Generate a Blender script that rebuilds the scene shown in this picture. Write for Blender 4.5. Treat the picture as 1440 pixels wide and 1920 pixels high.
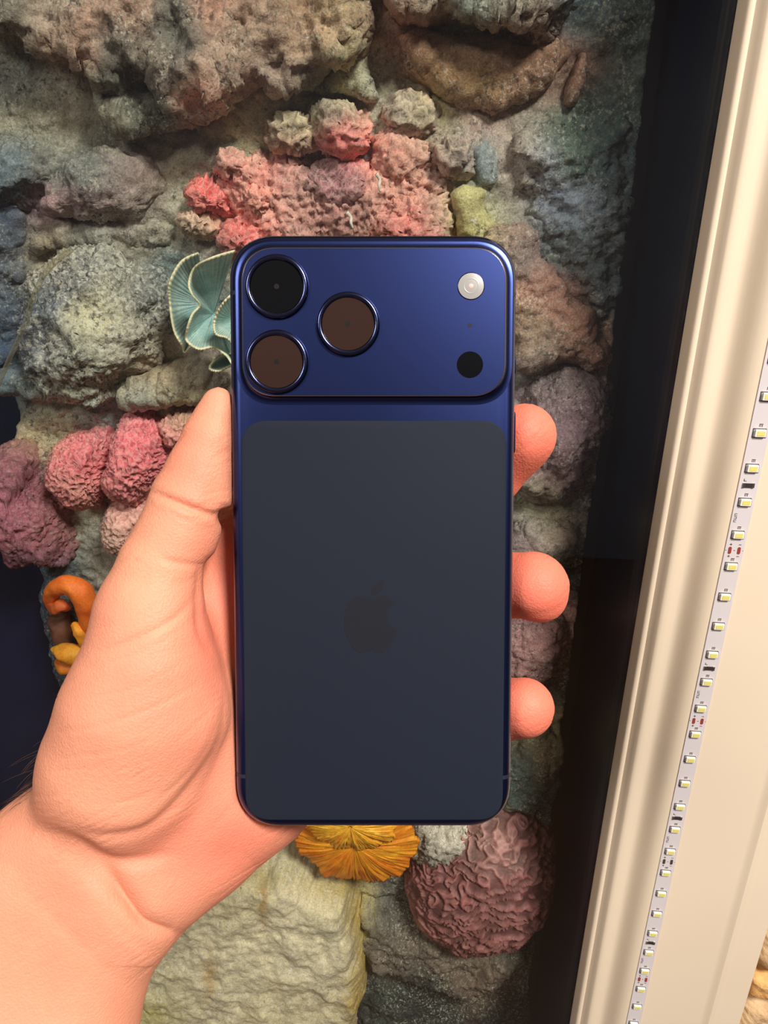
import bpy, bmesh, math, random
import numpy as np
from mathutils import Vector, Matrix

random.seed(7)
rng = np.random.default_rng(11)
scene = bpy.context.scene
for o in list(bpy.data.objects):
    bpy.data.objects.remove(o)
COL = scene.collection

# ------------------------------------------------------------------ camera
F = 1400.0                                   # focal length in pixels of the 1440x1920 frame
TH, PS, RO = math.radians(22.5), math.radians(5.0), math.radians(0.85)
CAM = np.array([0.0, -0.36, 1.45])
_h = np.array([-math.sin(PS), math.cos(PS), 0.0]); _z = np.array([0, 0, 1.0])
FWD = math.cos(TH) * _h - math.sin(TH) * _z
_r0 = np.array([math.cos(PS), math.sin(PS), 0.0]); _u0 = np.cross(_r0, FWD)
RIGHT = math.cos(RO) * _r0 + math.sin(RO) * _u0
UP = -math.sin(RO) * _r0 + math.cos(RO) * _u0
cd = bpy.data.cameras.new('camera')
cd.sensor_width = 36.0
cd.sensor_fit = 'AUTO'
cd.lens = F * 36.0 / 1920.0
cd.clip_start = 0.01
cd.clip_end = 50
cam = bpy.data.objects.new('camera', cd)
COL.objects.link(cam)
M = Matrix.Identity(4)
for i in range(3):
    M[i][0], M[i][1], M[i][2], M[i][3] = RIGHT[i], UP[i], -FWD[i], CAM[i]
cam.matrix_world = M
scene.camera = cam

# ------------------------------------------------------------------ world, lights, exposure
w = bpy.data.worlds.new('world'); scene.world = w
w.use_nodes = True
bg = w.node_tree.nodes['Background']
bg.inputs[0].default_value = (0.93, 0.90, 0.88, 1)
bg.inputs[1].default_value = 0.07

def area_light(name, loc, target, size, energy, color):
    l = bpy.data.lights.new(name, 'AREA')
    l.shape = 'DISK'; l.size = size; l.energy = energy; l.color = color
    o = bpy.data.objects.new(name, l)
    o.location = loc
    o.rotation_euler = (Vector(target) - Vector(loc)).to_track_quat('-Z', 'Y').to_euler()
    COL.objects.link(o)
    return o
area_light('ceiling_lamp_light', (0.66, -1.00, 2.46), (0.52, -0.72, 0.0), 0.42, 52, (1.0, 0.95, 0.885))
area_light('left_fill_light', (-1.0, -1.6, 2.45), (-0.9, -1.4, 0.0), 0.7, 24, (1.0, 0.94, 0.88))  # added fill lamp, unseen, brightens the left reef and softens the hand
scene.view_settings.view_transform = 'Standard'
scene.view_settings.look = 'None'
scene.view_settings.gamma = 1
scene.view_settings.exposure = 0.0
scene.view_settings.use_curve_mapping = False

# ------------------------------------------------------------------ helpers
def px2w(u, v, y):
    """pixel of the photograph -> point of the vertical plane at depth y"""
    d = FWD + RIGHT * ((u - 720) / F) - UP * ((v - 960) / F)
    return CAM + d * ((y - CAM[1]) / d[1])
def px2wN(u, v, y):
    u = np.asarray(u, float); v = np.asarray(v, float)
    d = FWD[None] + RIGHT[None] * ((u - 720) / F)[:, None] - UP[None] * ((v - 960) / F)[:, None]
    return CAM + d * ((y - CAM[1]) / d[:, 1])[:, None]
def cs(p):
    """camera-space millimetres (right, down, depth) -> world metres"""
    p = np.asarray(p, float) / 1000.0
    return CAM + p[..., 0:1] * RIGHT - p[..., 1:2] * UP + p[..., 2:3] * FWD
def lin(c):
    c = np.asarray(c, float) / 255.0
    return np.where(c <= 0.04045, c / 12.92, ((c + 0.055) / 1.055) ** 2.4)
def L4(r, g, b):
    return tuple(lin((r, g, b))) + (1.0,)
def sstep(a, b, x):
    t = np.clip((x - a) / (b - a), 0, 1)
    return t * t * (3 - 2 * t)

_perm = rng.permutation(256); _perm = np.concatenate([_perm, _perm, _perm])
_grad = rng.normal(size=(256, 3)); _grad /= np.linalg.norm(_grad, axis=1)[:, None]
def perlin(p):
    p = np.asarray(p, float)
    i = np.floor(p).astype(int); f = p - i; i &= 255
    u = f * f * f * (f * (f * 6 - 15) + 10)
    out = 0
    for dx in (0, 1):
        wx = u[:, 0] if dx else 1 - u[:, 0]
        for dy in (0, 1):
            wy = u[:, 1] if dy else 1 - u[:, 1]
            for dz in (0, 1):
                wz = u[:, 2] if dz else 1 - u[:, 2]
                h = _perm[_perm[_perm[(i[:, 0] + dx) & 255] + ((i[:, 1] + dy) & 255)] + ((i[:, 2] + dz) & 255)]
                g = _grad[h]
                out = out + wx * wy * wz * (g[:, 0] * (f[:, 0] - dx) + g[:, 1] * (f[:, 1] - dy) + g[:, 2] * (f[:, 2] - dz))
    return out * 1.6
def fbm(p, octv=4, gain=0.5):
    s = 0; a = 1.0; n = 0
    for k in range(octv):
        s = s + a * perlin(p * 2 ** k + 17.3 * k); n += a; a *= gain
    return s / n
def ridged(p, octv=3):
    s = 0; a = 1.0; n = 0
    for k in range(octv):
        s = s + a * (1 - 2 * np.abs(perlin(p * 2 ** k + 9.1 * k))); n += a; a *= 0.5
    return s / n
_jit = rng.random((256, 3))
def worley(p):
    p = np.asarray(p, float); ip = np.floor(p).astype(int)
    f1 = np.full(len(p), 9.0); f2 = np.full(len(p), 9.0)
    for dx in (-1, 0, 1):
        for dy in (-1, 0, 1):
            for dz in (-1, 0, 1):
                c = ip + (dx, dy, dz); ci = c & 255
                h = _perm[_perm[_perm[ci[:, 0]] + ci[:, 1]] + ci[:, 2]]
                d = np.linalg.norm(c + _jit[h] - p, axis=1)
                f2 = np.minimum(f2, np.maximum(f1, d)); f1 = np.minimum(f1, d)
    return f1, f2

# ---- objects
def mesh_obj(name, verts, faces, mat=None, parent=None, smooth=True, col=None, origin=None):
    verts = np.asarray(verts, float)
    me = bpy.data.meshes.new(name)
    if origin is None:
        origin = np.zeros(3) if parent is not None else np.array([(verts[:, 0].min() + verts[:, 0].max()) / 2, (verts[:, 1].min() + verts[:, 1].max()) / 2, verts[:, 2].min()])
    origin = np.asarray(origin, float)
    vv = verts - origin
    if isinstance(faces, np.ndarray):
        nf, k = faces.shape
        me.vertices.add(len(vv)); me.vertices.foreach_set('co', vv.astype(np.float32).ravel())
        me.loops.add(nf * k); me.loops.foreach_set('vertex_index', faces.astype(np.int32).ravel())
        me.polygons.add(nf); me.polygons.foreach_set('loop_start', np.arange(0, nf * k, k, dtype=np.int32))
        me.update(calc_edges=True); me.validate()
    else:
        me.from_pydata([tuple(v) for v in vv], [], [tuple(f) for f in faces]); me.update()
    if smooth:
        me.polygons.foreach_set('use_smooth', np.ones(len(me.polygons), bool))
    if col is not None:
        a = me.color_attributes.new('Col', 'FLOAT_COLOR', 'POINT')
        c4 = np.ones((len(vv), 4), np.float32); c4[:, :3] = col
        a.data.foreach_set('color', c4.ravel())
    if mat: me.materials.append(mat)
    o = bpy.data.objects.new(name, me)
    COL.objects.link(o)
    o.location = origin
    if parent is not None: o.parent = parent
    return o
def empty(name, loc=(0, 0, 0), mw=None):
    o = bpy.data.objects.new(name, None); COL.objects.link(o)
    o.empty_display_size = 0.02
    if mw is not None: o.matrix_world = mw
    else: o.location = loc
    return o
def tag(o, label=None, cat=None, group=None, kind=None):
    if label: o['label'] = label
    if cat: o['category'] = cat
    if group: o['group'] = group
    if kind: o['kind'] = kind
    return o
def box(x0, x1, y0, y1, z0, z1):
    v = [(x, y, z) for x in (x0, x1) for y in (y0, y1) for z in (z0, z1)]
    f = [(0, 1, 3, 2), (4, 6, 7, 5), (0, 4, 5, 1), (2, 3, 7, 6), (0, 2, 6, 4), (1, 5, 7, 3)]
    return v, f
def bbox_obj(name, b, mat, parent=None, bevel=0.0, smooth=False):
    v, f = box(*b)
    o = mesh_obj(name, v, f, mat, parent, smooth)
    if bevel:
        m = o.modifiers.new('bevel', 'BEVEL'); m.width = bevel; m.segments = 2; m.limit_method = 'ANGLE'
    return o

# ---- materials
def nodes(name):
    m = bpy.data.materials.new(name); m.use_nodes = True
    nt = m.node_tree
    return m, nt, nt.nodes['Principled BSDF']
def setp(b, **k):
    for n, v in k.items():
        b.inputs[n.replace('_', ' ')].default_value = v
def simple(name, rgb, rough=0.5, metal=0.0, spec=0.5, bump=None, vary=None, coat=0.0):
    m, nt, b = nodes(name)
    c = L4(*rgb)
    setp(b, Base_Color=c, Roughness=rough, Metallic=metal, Specular_IOR_Level=spec, Coat_Weight=coat)
    tc = None
    if bump or vary:
        tc = nt.nodes.new('ShaderNodeTexCoord')
    if vary:
        sc, amt = vary
        n = nt.nodes.new('ShaderNodeTexNoise'); n.inputs['Scale'].default_value = sc; n.inputs['Detail'].default_value = 5
        nt.links.new(tc.outputs['Object'], n.inputs['Vector'])
        mx = nt.nodes.new('ShaderNodeMixRGB'); mx.blend_type = 'MIX'
        mx.inputs[1].default_value = tuple(x * (1 - amt) for x in c[:3]) + (1,)
        mx.inputs[2].default_value = tuple(min(1, x * (1 + amt)) for x in c[:3]) + (1,)
        nt.links.new(n.outputs['Fac'], mx.inputs[0]); nt.links.new(mx.outputs[0], b.inputs['Base Color'])
    if bump:
        sc, st, di = bump
        n = nt.nodes.new('ShaderNodeTexNoise'); n.inputs['Scale'].default_value = sc; n.inputs['Detail'].default_value = 6
        nt.links.new(tc.outputs['Object'], n.inputs['Vector'])
        bp = nt.nodes.new('ShaderNodeBump'); bp.inputs['Strength'].default_value = st; bp.inputs['Distance'].default_value = di
        nt.links.new(n.outputs['Fac'], bp.inputs['Height']); nt.links.new(bp.outputs[0], b.inputs['Normal'])
    return m
def painted(name, rough=0.85, grain=900, lo=0.55, hi=1.45, bump=0.5, dist=0.0012, spec=0.25, crumbs=(), patch=45, plo=0.15, cells=None):
    """pigment from the colour attribute, with fine procedural grain and relief"""
    m, nt, b = nodes(name)
    setp(b, Roughness=rough, Specular_IOR_Level=spec)
    tc = nt.nodes.new('ShaderNodeTexCoord')
    at = nt.nodes.new('ShaderNodeAttribute'); at.attribute_name = 'Col'
    n = nt.nodes.new('ShaderNodeTexNoise'); n.inputs['Scale'].default_value = grain; n.inputs['Detail'].default_value = 6; n.inputs['Roughness'].default_value = 0.7
    nt.links.new(tc.outputs['Object'], n.inputs['Vector'])
    mr = nt.nodes.new('ShaderNodeMapRange')
    mr.inputs['From Min'].default_value = 0.3; mr.inputs['From Max'].default_value = 0.7
    mr.inputs['To Min'].default_value = lo; mr.inputs['To Max'].default_value = hi
    nt.links.new(n.outputs['Fac'], mr.inputs['Value'])
    mu = nt.nodes.new('ShaderNodeVectorMath'); mu.operation = 'SCALE'
    nt.links.new(at.outputs['Color'], mu.inputs[0]); nt.links.new(mr.outputs[0], mu.inputs['Scale'])
    last = mu.outputs[0]
    for (sc, p0, p1, rgb, amt) in crumbs:                    # pale and dark mineral crumbs
        nz = nt.nodes.new('ShaderNodeTexNoise'); nz.inputs['Scale'].default_value = sc; nz.inputs['Detail'].default_value = 4; nz.inputs['Roughness'].default_value = 0.65
        nt.links.new(tc.outputs['Object'], nz.inputs['Vector'])
        r2 = nt.nodes.new('ShaderNodeMapRange'); r2.inputs['From Min'].default_value = p0; r2.inputs['From Max'].default_value = p1
        r2.inputs['To Min'].default_value = 0.0; r2.inputs['To Max'].default_value = amt
        nt.links.new(nz.outputs['Fac'], r2.inputs['Value'])
        pn = nt.nodes.new('ShaderNodeTexNoise'); pn.inputs['Scale'].default_value = patch; pn.inputs['Detail'].default_value = 3
        nt.links.new(tc.outputs['Object'], pn.inputs['Vector'])
        pr = nt.nodes.new('ShaderNodeMapRange'); pr.inputs['From Min'].default_value = 0.40; pr.inputs['From Max'].default_value = 0.60; pr.inputs['To Min'].default_value = plo
        nt.links.new(pn.outputs['Fac'], pr.inputs['Value'])
        pm = nt.nodes.new('ShaderNodeMath'); pm.operation = 'MULTIPLY'
        nt.links.new(r2.outputs[0], pm.inputs[0]); nt.links.new(pr.outputs[0], pm.inputs[1]); r2 = pm
        mx = nt.nodes.new('ShaderNodeMixRGB'); mx.inputs[2].default_value = L4(*rgb)
        nt.links.new(r2.outputs[0], mx.inputs[0]); nt.links.new(last, mx.inputs[1]); last = mx.outputs[0]
    if cells:                                                # thin pale walls between the pores
        vc = nt.nodes.new('ShaderNodeTexVoronoi'); vc.feature = 'DISTANCE_TO_EDGE'; vc.inputs['Scale'].default_value = cells[0]
        dn = nt.nodes.new('ShaderNodeTexNoise'); dn.inputs['Scale'].default_value = cells[0] * 0.7
        va = nt.nodes.new('ShaderNodeVectorMath'); va.operation = 'MULTIPLY_ADD'; va.inputs[1].default_value = (0.004, 0.004, 0.004)
        nt.links.new(tc.outputs['Object'], dn.inputs['Vector']); nt.links.new(dn.outputs['Color'], va.inputs[0]); nt.links.new(tc.outputs['Object'], va.inputs[2])
        nt.links.new(va.outputs[0], vc.inputs['Vector'])
        vr = nt.nodes.new('ShaderNodeMapRange'); vr.inputs['From Min'].default_value = 0.02; vr.inputs['From Max'].default_value = 0.16; vr.inputs['To Min'].default_value = cells[2]; vr.inputs['To Max'].default_value = 0.0
        nt.links.new(vc.outputs['Distance'], vr.inputs['Value'])
        mx = nt.nodes.new('ShaderNodeMixRGB'); mx.inputs[2].default_value = L4(*cells[1])
        nt.links.new(vr.outputs[0], mx.inputs[0]); nt.links.new(last, mx.inputs[1]); last = mx.outputs[0]
    nt.links.new(last, b.inputs['Base Color'])
    n2 = nt.nodes.new('ShaderNodeTexNoise'); n2.inputs['Scale'].default_value = grain * 0.55; n2.inputs['Detail'].default_value = 8; n2.inputs['Roughness'].default_value = 0.65
    nt.links.new(tc.outputs['Object'], n2.inputs['Vector'])
    bp = nt.nodes.new('ShaderNodeBump'); bp.inputs['Strength'].default_value = bump; bp.inputs['Distance'].default_value = dist
    nt.links.new(n2.outputs['Fac'], bp.inputs['Height']); nt.links.new(bp.outputs[0], b.inputs['Normal'])
    return m

M_NAVY = simple('navy_paint', (21, 30, 56), rough=0.32, spec=0.5, vary=(9, 0.45), bump=(60, 0.05, 0.001))
M_CREAM = simple('cream_paint', (233, 215, 190), rough=0.42, spec=0.4, bump=(500, 0.06, 0.0004), vary=(14, 0.03))
M_WALL = simple('plaster', (196, 170, 138), rough=0.9, bump=(200, 0.3, 0.001))
CR = ((520, 0.53, 0.62, (216, 208, 190), 0.55), (330, 0.47, 0.36, (38, 36, 34), 0.75))
M_BOULDER = painted('boulder_rock', crumbs=((400, 0.50, 0.57, (226, 220, 204), 0.75), (300, 0.48, 0.38, (34, 34, 36), 0.85)), plo=0.6, bump=0.8, dist=0.0018)
M_ROCK = painted('reef_rock', crumbs=CR, bump=0.7, dist=0.0015)
M_CORAL = painted('coral_pigment', rough=0.7, grain=1100, lo=0.6, hi=1.4, bump=0.45, spec=0.35, cells=(300, (236, 206, 190), 0.26), crumbs=((560, 0.58, 0.74, (232, 200, 184), 0.6), (430, 0.43, 0.30, (84, 36, 44), 0.6)))
M_CRUST = painted('crusty_coral_pigment', rough=0.75, grain=1100, lo=0.55, hi=1.45, bump=0.6, dist=0.0015, spec=0.3, crumbs=((420, 0.54, 0.66, (206, 160, 160), 0.5), (360, 0.46, 0.34, (60, 30, 40), 0.7)))
M_SLAB = painted('slab_rock', grain=700, lo=0.7, hi=1.3, bump=0.6, dist=0.0014, crumbs=((300, 0.53, 0.64, (232, 226, 212), 0.6), (420, 0.42, 0.32, (96, 84, 62), 0.5)))
M_SOFT = painted('soft_coral_pigment', rough=0.6, grain=700, lo=0.8, hi=1.2, bump=0.2, spec=0.4)

# ================================================================== THE SETTING
XR, XL, ZB, ZT, YB = 0.1072, -0.46, 0.58, 1.88, 0.128       # tank opening and depth
YG = 0.006                                                   # front glass
def struct(name, b, mat, label=None):
    o = bbox_obj(name, b, mat); tag(o, label, None, None, 'structure'); return o
T = 0.012
struct('wall_tank_back', (XL - T, XR + T, YB, YB + T, ZB - T, ZT + T), M_NAVY, 'dark navy back wall of the display tank')
struct('wall_tank_right', (XR, XR + T, 0.0005, YB, ZB, ZT), M_NAVY, 'dark navy glossy side wall of the tank beside the cream casing')
struct('wall_tank_left', (XL - T, XL, 0.0005, YB, ZB, ZT), M_NAVY, 'dark navy side wall of the tank far from the casing')
struct('wall_tank_top', (XL - T, XR + T, 0.0005, YB, ZT, ZT + T), M_NAVY, 'dark navy top of the display tank')
struct('wall_tank_bottom', (XL - T, XR + T, 0.0005, YB, ZB - T, ZB), M_NAVY, 'dark navy floor of the display tank')
struct('floor', (-2.4, 2.4, -3.2, 0.0, -0.05, 0.0), simple('floor_boards', (92, 66, 46), rough=0.5, vary=(6, 0.3)), 'brown floor of the room')
struct('ceiling', (-2.4, 2.4, -3.2, 0.0, 2.60, 2.65), simple('ceiling_white', (226, 216, 200), rough=0.9), 'plain off-white ceiling of the room')
struct('wall_rear', (-2.4, 2.4, -2.75, -2.70, 0.0, 2.6), simple('rear_wall_paint', (126, 126, 134), rough=0.85, vary=(3, 0.1)), 'plain grey wall of the room facing the tank')
wl = struct('wall_front', (XR + T, 2.4, 0.0, 0.1, 0.0, 2.6), M_WALL, 'tan wall behind the stone facing')
struct('wall_left', (-2.4, XL - T, 0.0, 0.1, 0.0, 2.6), M_WALL, 'tan wall on the far side of the tank')
struct('wall_above', (XL - T, XR + T, 0.0, 0.1, ZT + T, 2.6), M_WALL, 'tan wall above the tank')
struct('wall_below', (XL - T, XR + T, 0.0, 0.1, 0.0, ZB - T), M_WALL, 'tan wall below the tank')

# front glass: thin pane, reflection by angle over clear transmission
gm = bpy.data.materials.new('pane_glass'); gm.use_nodes = True
nt = gm.node_tree; nt.nodes.clear()
out = nt.nodes.new('ShaderNodeOutputMaterial'); mix = nt.nodes.new('ShaderNodeMixShader')
lwg = nt.nodes.new('ShaderNodeLayerWeight'); lwg.inputs['Blend'].default_value = 0.5
pw = nt.nodes.new('ShaderNodeMath'); pw.operation = 'POWER'; pw.inputs[1].default_value = 5.0
fr = nt.nodes.new('ShaderNodeMapRange'); fr.inputs['To Min'].default_value = 0.04; fr.inputs['To Max'].default_value = 1.0
nt.links.new(lwg.outputs['Facing'], pw.inputs[0]); nt.links.new(pw.outputs[0], fr.inputs['Value'])
tr = nt.nodes.new('ShaderNodeBsdfTransparent'); tr.inputs[0].default_value = (0.955, 0.975, 0.965, 1)
gl = nt.nodes.new('ShaderNodeBsdfGlossy'); gl.inputs['Roughness'].default_value = 0.02
nt.links.new(fr.outputs[0], mix.inputs[0]); nt.links.new(tr.outputs[0], mix.inputs[1]); nt.links.new(gl.outputs[0], mix.inputs[2])
nt.links.new(mix.outputs[0], out.inputs[0])
pane = bbox_obj('window_1', (XL + 0.0005, XR - 0.0005, YG, YG + 0.004, ZB + 0.0005, ZT - 0.0005), gm)
tag(pane, 'clear front glass pane of the reef tank', None, None, 'structure')

# cream casing around the tank opening, extruded profile
prof = [(0.0, 0.0052), (0.0, -0.0060), (0.0003, -0.0074), (0.0011, -0.0082), (0.0022, -0.0084), (0.0030, -0.0082), (0.0036, -0.0088), (0.0050, -0.0106), (0.0062, -0.0124),
        (0.0070, -0.0130), (0.0085, -0.0132), (0.0110, -0.0130), (0.0135, -0.0128), (0.0150, -0.0130), (0.0165, -0.0138), (0.0180, -0.0152), (0.0196, -0.0170), (0.0210, -0.0186),
        (0.0226, -0.0201), (0.0242, -0.0211), (0.0258, -0.0217), (0.0274, -0.0221), (0.0290, -0.0222), (0.0320, -0.0222),
        (0.0730, -0.0222), (0.0750, -0.0226), (0.0765, -0.0236), (0.0778, -0.0242), (0.0792, -0.0238), (0.0806, -0.0228), (0.0825, -0.0222), (0.0960, -0.0221), (0.0985, -0.0210), (0.0995, -0.0185), (0.0995, 0.0)]
def casing(name, x0, sgn, z0, z1, label):
    v, f = [], []
    n = len(prof); K = 2
    for k in range(K):
        z = z0 + (z1 - z0) * k / (K - 1)
        for (dx, y) in prof: v.append((x0 + sgn * dx, y, z))
    for k in range(K - 1):
        for i in range(n - 1):
            a, b_ = k * n + i, k * n + i + 1
            q = (a, b_, b_ + n, a + n)
            f.append(q if sgn > 0 else q[::-1])
    f.append(tuple(range(n))[::-1]); f.append(tuple(range((K - 1) * n, K * n)))
    o = mesh_obj(name, v, f, M_CREAM, smooth=True)
    m = o.modifiers.new('split', 'EDGE_SPLIT'); m.split_angle = math.radians(38)
    return tag(o, label, None, None, 'structure')
casing('trim_1', XR - 0.0004, 1, ZB - 0.1, ZT + 0.1, 'cream painted moulded casing at the edge of the tank')
casing('trim_2', XL + 0.0004, -1, ZB - 0.1, ZT + 0.1, 'cream painted moulded casing on the far side of the tank')

# scuffs on the casing
M_SCUFF = simple('scuff_grey', (120, 104, 92), rough=0.8)

# stone facing right of the casing
def stone_mat(name, a, b_):
    m, nt, b = nodes(name)
    setp(b, Roughness=0.85, Specular_IOR_Level=0.25)
    tc = nt.nodes.new('ShaderNodeTexCoord')
    n = nt.nodes.new('ShaderNodeTexNoise'); n.inputs['Scale'].default_value = 55; n.inputs['Detail'].default_value = 8; n.inputs['Roughness'].default_value = 0.65
    nt.links.new(tc.outputs['Object'], n.inputs['Vector'])
    cr = nt.nodes.new('ShaderNodeValToRGB')
    cr.color_ramp.elements[0].position = 0.35; cr.color_ramp.elements[0].color = L4(*a)
    cr.color_ramp.elements[1].position = 0.65; cr.color_ramp.elements[1].color = L4(*b_)
    nt.links.new(n.outputs['Fac'], cr.inputs[0]); nt.links.new(cr.outputs[0], b.inputs['Base Color'])
    n2 = nt.nodes.new('ShaderNodeTexNoise'); n2.inputs['Scale'].default_value = 160; n2.inputs['Detail'].default_value = 8
    nt.links.new(tc.outputs['Object'], n2.inputs['Vector'])
    bp = nt.nodes.new('ShaderNodeBump'); bp.inputs['Strength'].default_value = 0.6; bp.inputs['Distance'].default_value = 0.004
    nt.links.new(n2.outputs['Fac'], bp.inputs['Height']); nt.links.new(bp.outputs[0], b.inputs['Normal'])
    return m
M_ST = [stone_mat('pale_stone', (196, 160, 118), (236, 208, 164)), stone_mat('ochre_stone', (188, 132, 74), (232, 188, 124)), stone_mat('buff_stone', (190, 152, 112), (226, 194, 150))]
def brick(x0, x1, z0, z1, mat, seed):
    nx, nz = 22, 9
    X, Z = np.meshgrid(np.linspace(0, 1, nx), np.linspace(0, 1, nz), indexing='ij')
    e = np.minimum(np.minimum(X, 1 - X) * (x1 - x0), np.minimum(Z, 1 - Z) * (z1 - z0))
    x = x0 + X * (x1 - x0); z = z0 + Z * (z1 - z0)
    P = np.stack([x.ravel(), z.ravel(), np.full(x.size, seed * 3.7)], 1)
    y = -0.0135 * sstep(-0.002, 0.006, e.ravel()) - 0.0035 * ridged(P * [40, 90, 1]) - 0.004 * fbm(P * [25, 45, 1])
    y = np.where(e.ravel() < 1e-6, 0.0, np.minimum(y, -0.002))
    V = np.stack([x.ravel(), y, z.ravel()], 1)
    i = np.arange(nx * nz).reshape(nx, nz)
    Q = np.stack([i[:-1, :-1], i[1:, :-1], i[1:, 1:], i[:-1, 1:]], -1).reshape(-1, 4)
    o = mesh_obj('brick', V, Q, mat, None, True)
    o.parent = wl; o.matrix_parent_inverse = wl.matrix_world.inverted() if False else Matrix.Translation(-wl.location)
    return o
zj = [px2w(u, v, -0.006)[2] for u, v in ((1440, 1727), (1418, 1812), (1401, 1860), (1382, 1952))]
zs = [zj[0] + 0.049 * k for k in range(6, 0, -1)] + zj + [zj[-1] - h for h in (0.046, 0.094, 0.138)]
for k in range(len(zs) - 1):
    x = XR + 0.1012; s = 0
    while x < 0.75:
        L = (0.16 if (k + s) % 2 else 0.21) + 0.03 * random.random() - (0.08 if s == 0 and k % 2 else 0)
        mt = M_ST[1] if (k == 7 and s == 0) else M_ST[(k * 2 + s * 5 + (1 if k % 3 == 0 else 0)) % 3 if s else (0 if k % 2 else 2)]
        brick(x, x + L - 0.003, zs[k + 1] + 0.0012, zs[k] - 0.0012, mt, k * 7 + s)
        x += L; s += 1

# ================================================================== LED STRIP on the casing
YS = -0.0222
XS = 0.1393 - 0.0008
zl0 = px2w(1434, 745, YS)[2]
xl = np.mean([px2w(u, v, YS)[0] for u, v in ((1423, 813), (1372, 1062), (1314, 1327), (1255, 1596), (1206, 1817))])
STEP = 0.016667
zl0 = np.mean([px2w(u, v, YS)[2] + STEP * n for n, u, v in ((0, 1434, 745), (5, 1372, 1062), (10, 1314, 1327), (15, 1264, 1553), (20, 1222, 1746), (24, 1190, 1884))])
strip = empty('led_strip', (xl, YS, ZB))
tag(strip, 'thin white strip of small unlit square diodes stuck along the cream casing', 'light strip')
M_TAPE = simple('tape_white', (214, 206, 208), rough=0.45, spec=0.5)
M_LEDB = simple('diode_white', (244, 240, 226), rough=0.4)
M_PHOS = simple('diode_phosphor', (226, 214, 120), rough=0.35)
M_PAD = simple('solder_grey', (96, 92, 90), rough=0.4, metal=0.5)
M_SOLDER = simple('solder_bright', (200, 196, 190), rough=0.25, metal=1.0)
M_COPPER = simple('copper_pad', (150, 62, 50), rough=0.4, spec=0.6)
M_INK = simple('print_black', (44, 38, 40), rough=0.7)
def loc_box(b): return [(x, y, z) for (x, y, z) in box(*b)[0]]
def child_box(name, b, mat, parent, bevel=0):
    v, f = box(*b); o = mesh_obj(name, v, f, mat, parent, False)
    if bevel:
        m = o.modifiers.new('bevel', 'BEVEL'); m.width = bevel; m.segments = 2
    return o
child_box('tape', (-0.0043, 0.0043, -0.0005, 0.0, -0.02, ZT - ZB), M_TAPE, strip)
hz = zl0 - ZB
led0 = None; pad0 = None; ph0 = None
def link_copy(o, parent, loc):
    c = o.copy(); COL.objects.link(c); c.parent = parent; c.location = loc; return c
prints_v, prints_f = [], []
def ink(x0, x1, z0, z1):
    b = len(prints_v); v, f = box(x0, x1, -0.00058, -0.0005, z0, z1)
    prints_v.extend(v); prints_f.extend([tuple(i + b for i in q) for q in f])
def ring_mesh(w, h, t):                                      # rectangular outline of a solder pad with one clipped corner
    o_ = [(-w, -h), (w, -h), (w, h * 0.55), (w * 0.86, h), (-w, h)]
    v = []
    for y in (0.0, -t):
        for s in (1.0, 0.86):
            for (x, z) in o_: v.append((x * s, y, z * (s if s == 1 else 0.80)))
    f = []
    for i in range(5):
        j = (i + 1) % 5
        f += [(10 + i, 15 + i, 15 + j, 10 + j), (i, 10 + i, 10 + j, j), (5 + i, 5 + j, 15 + j, 15 + i)]
    return v, f
zn = lambda n: hz - STEP * n
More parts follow.
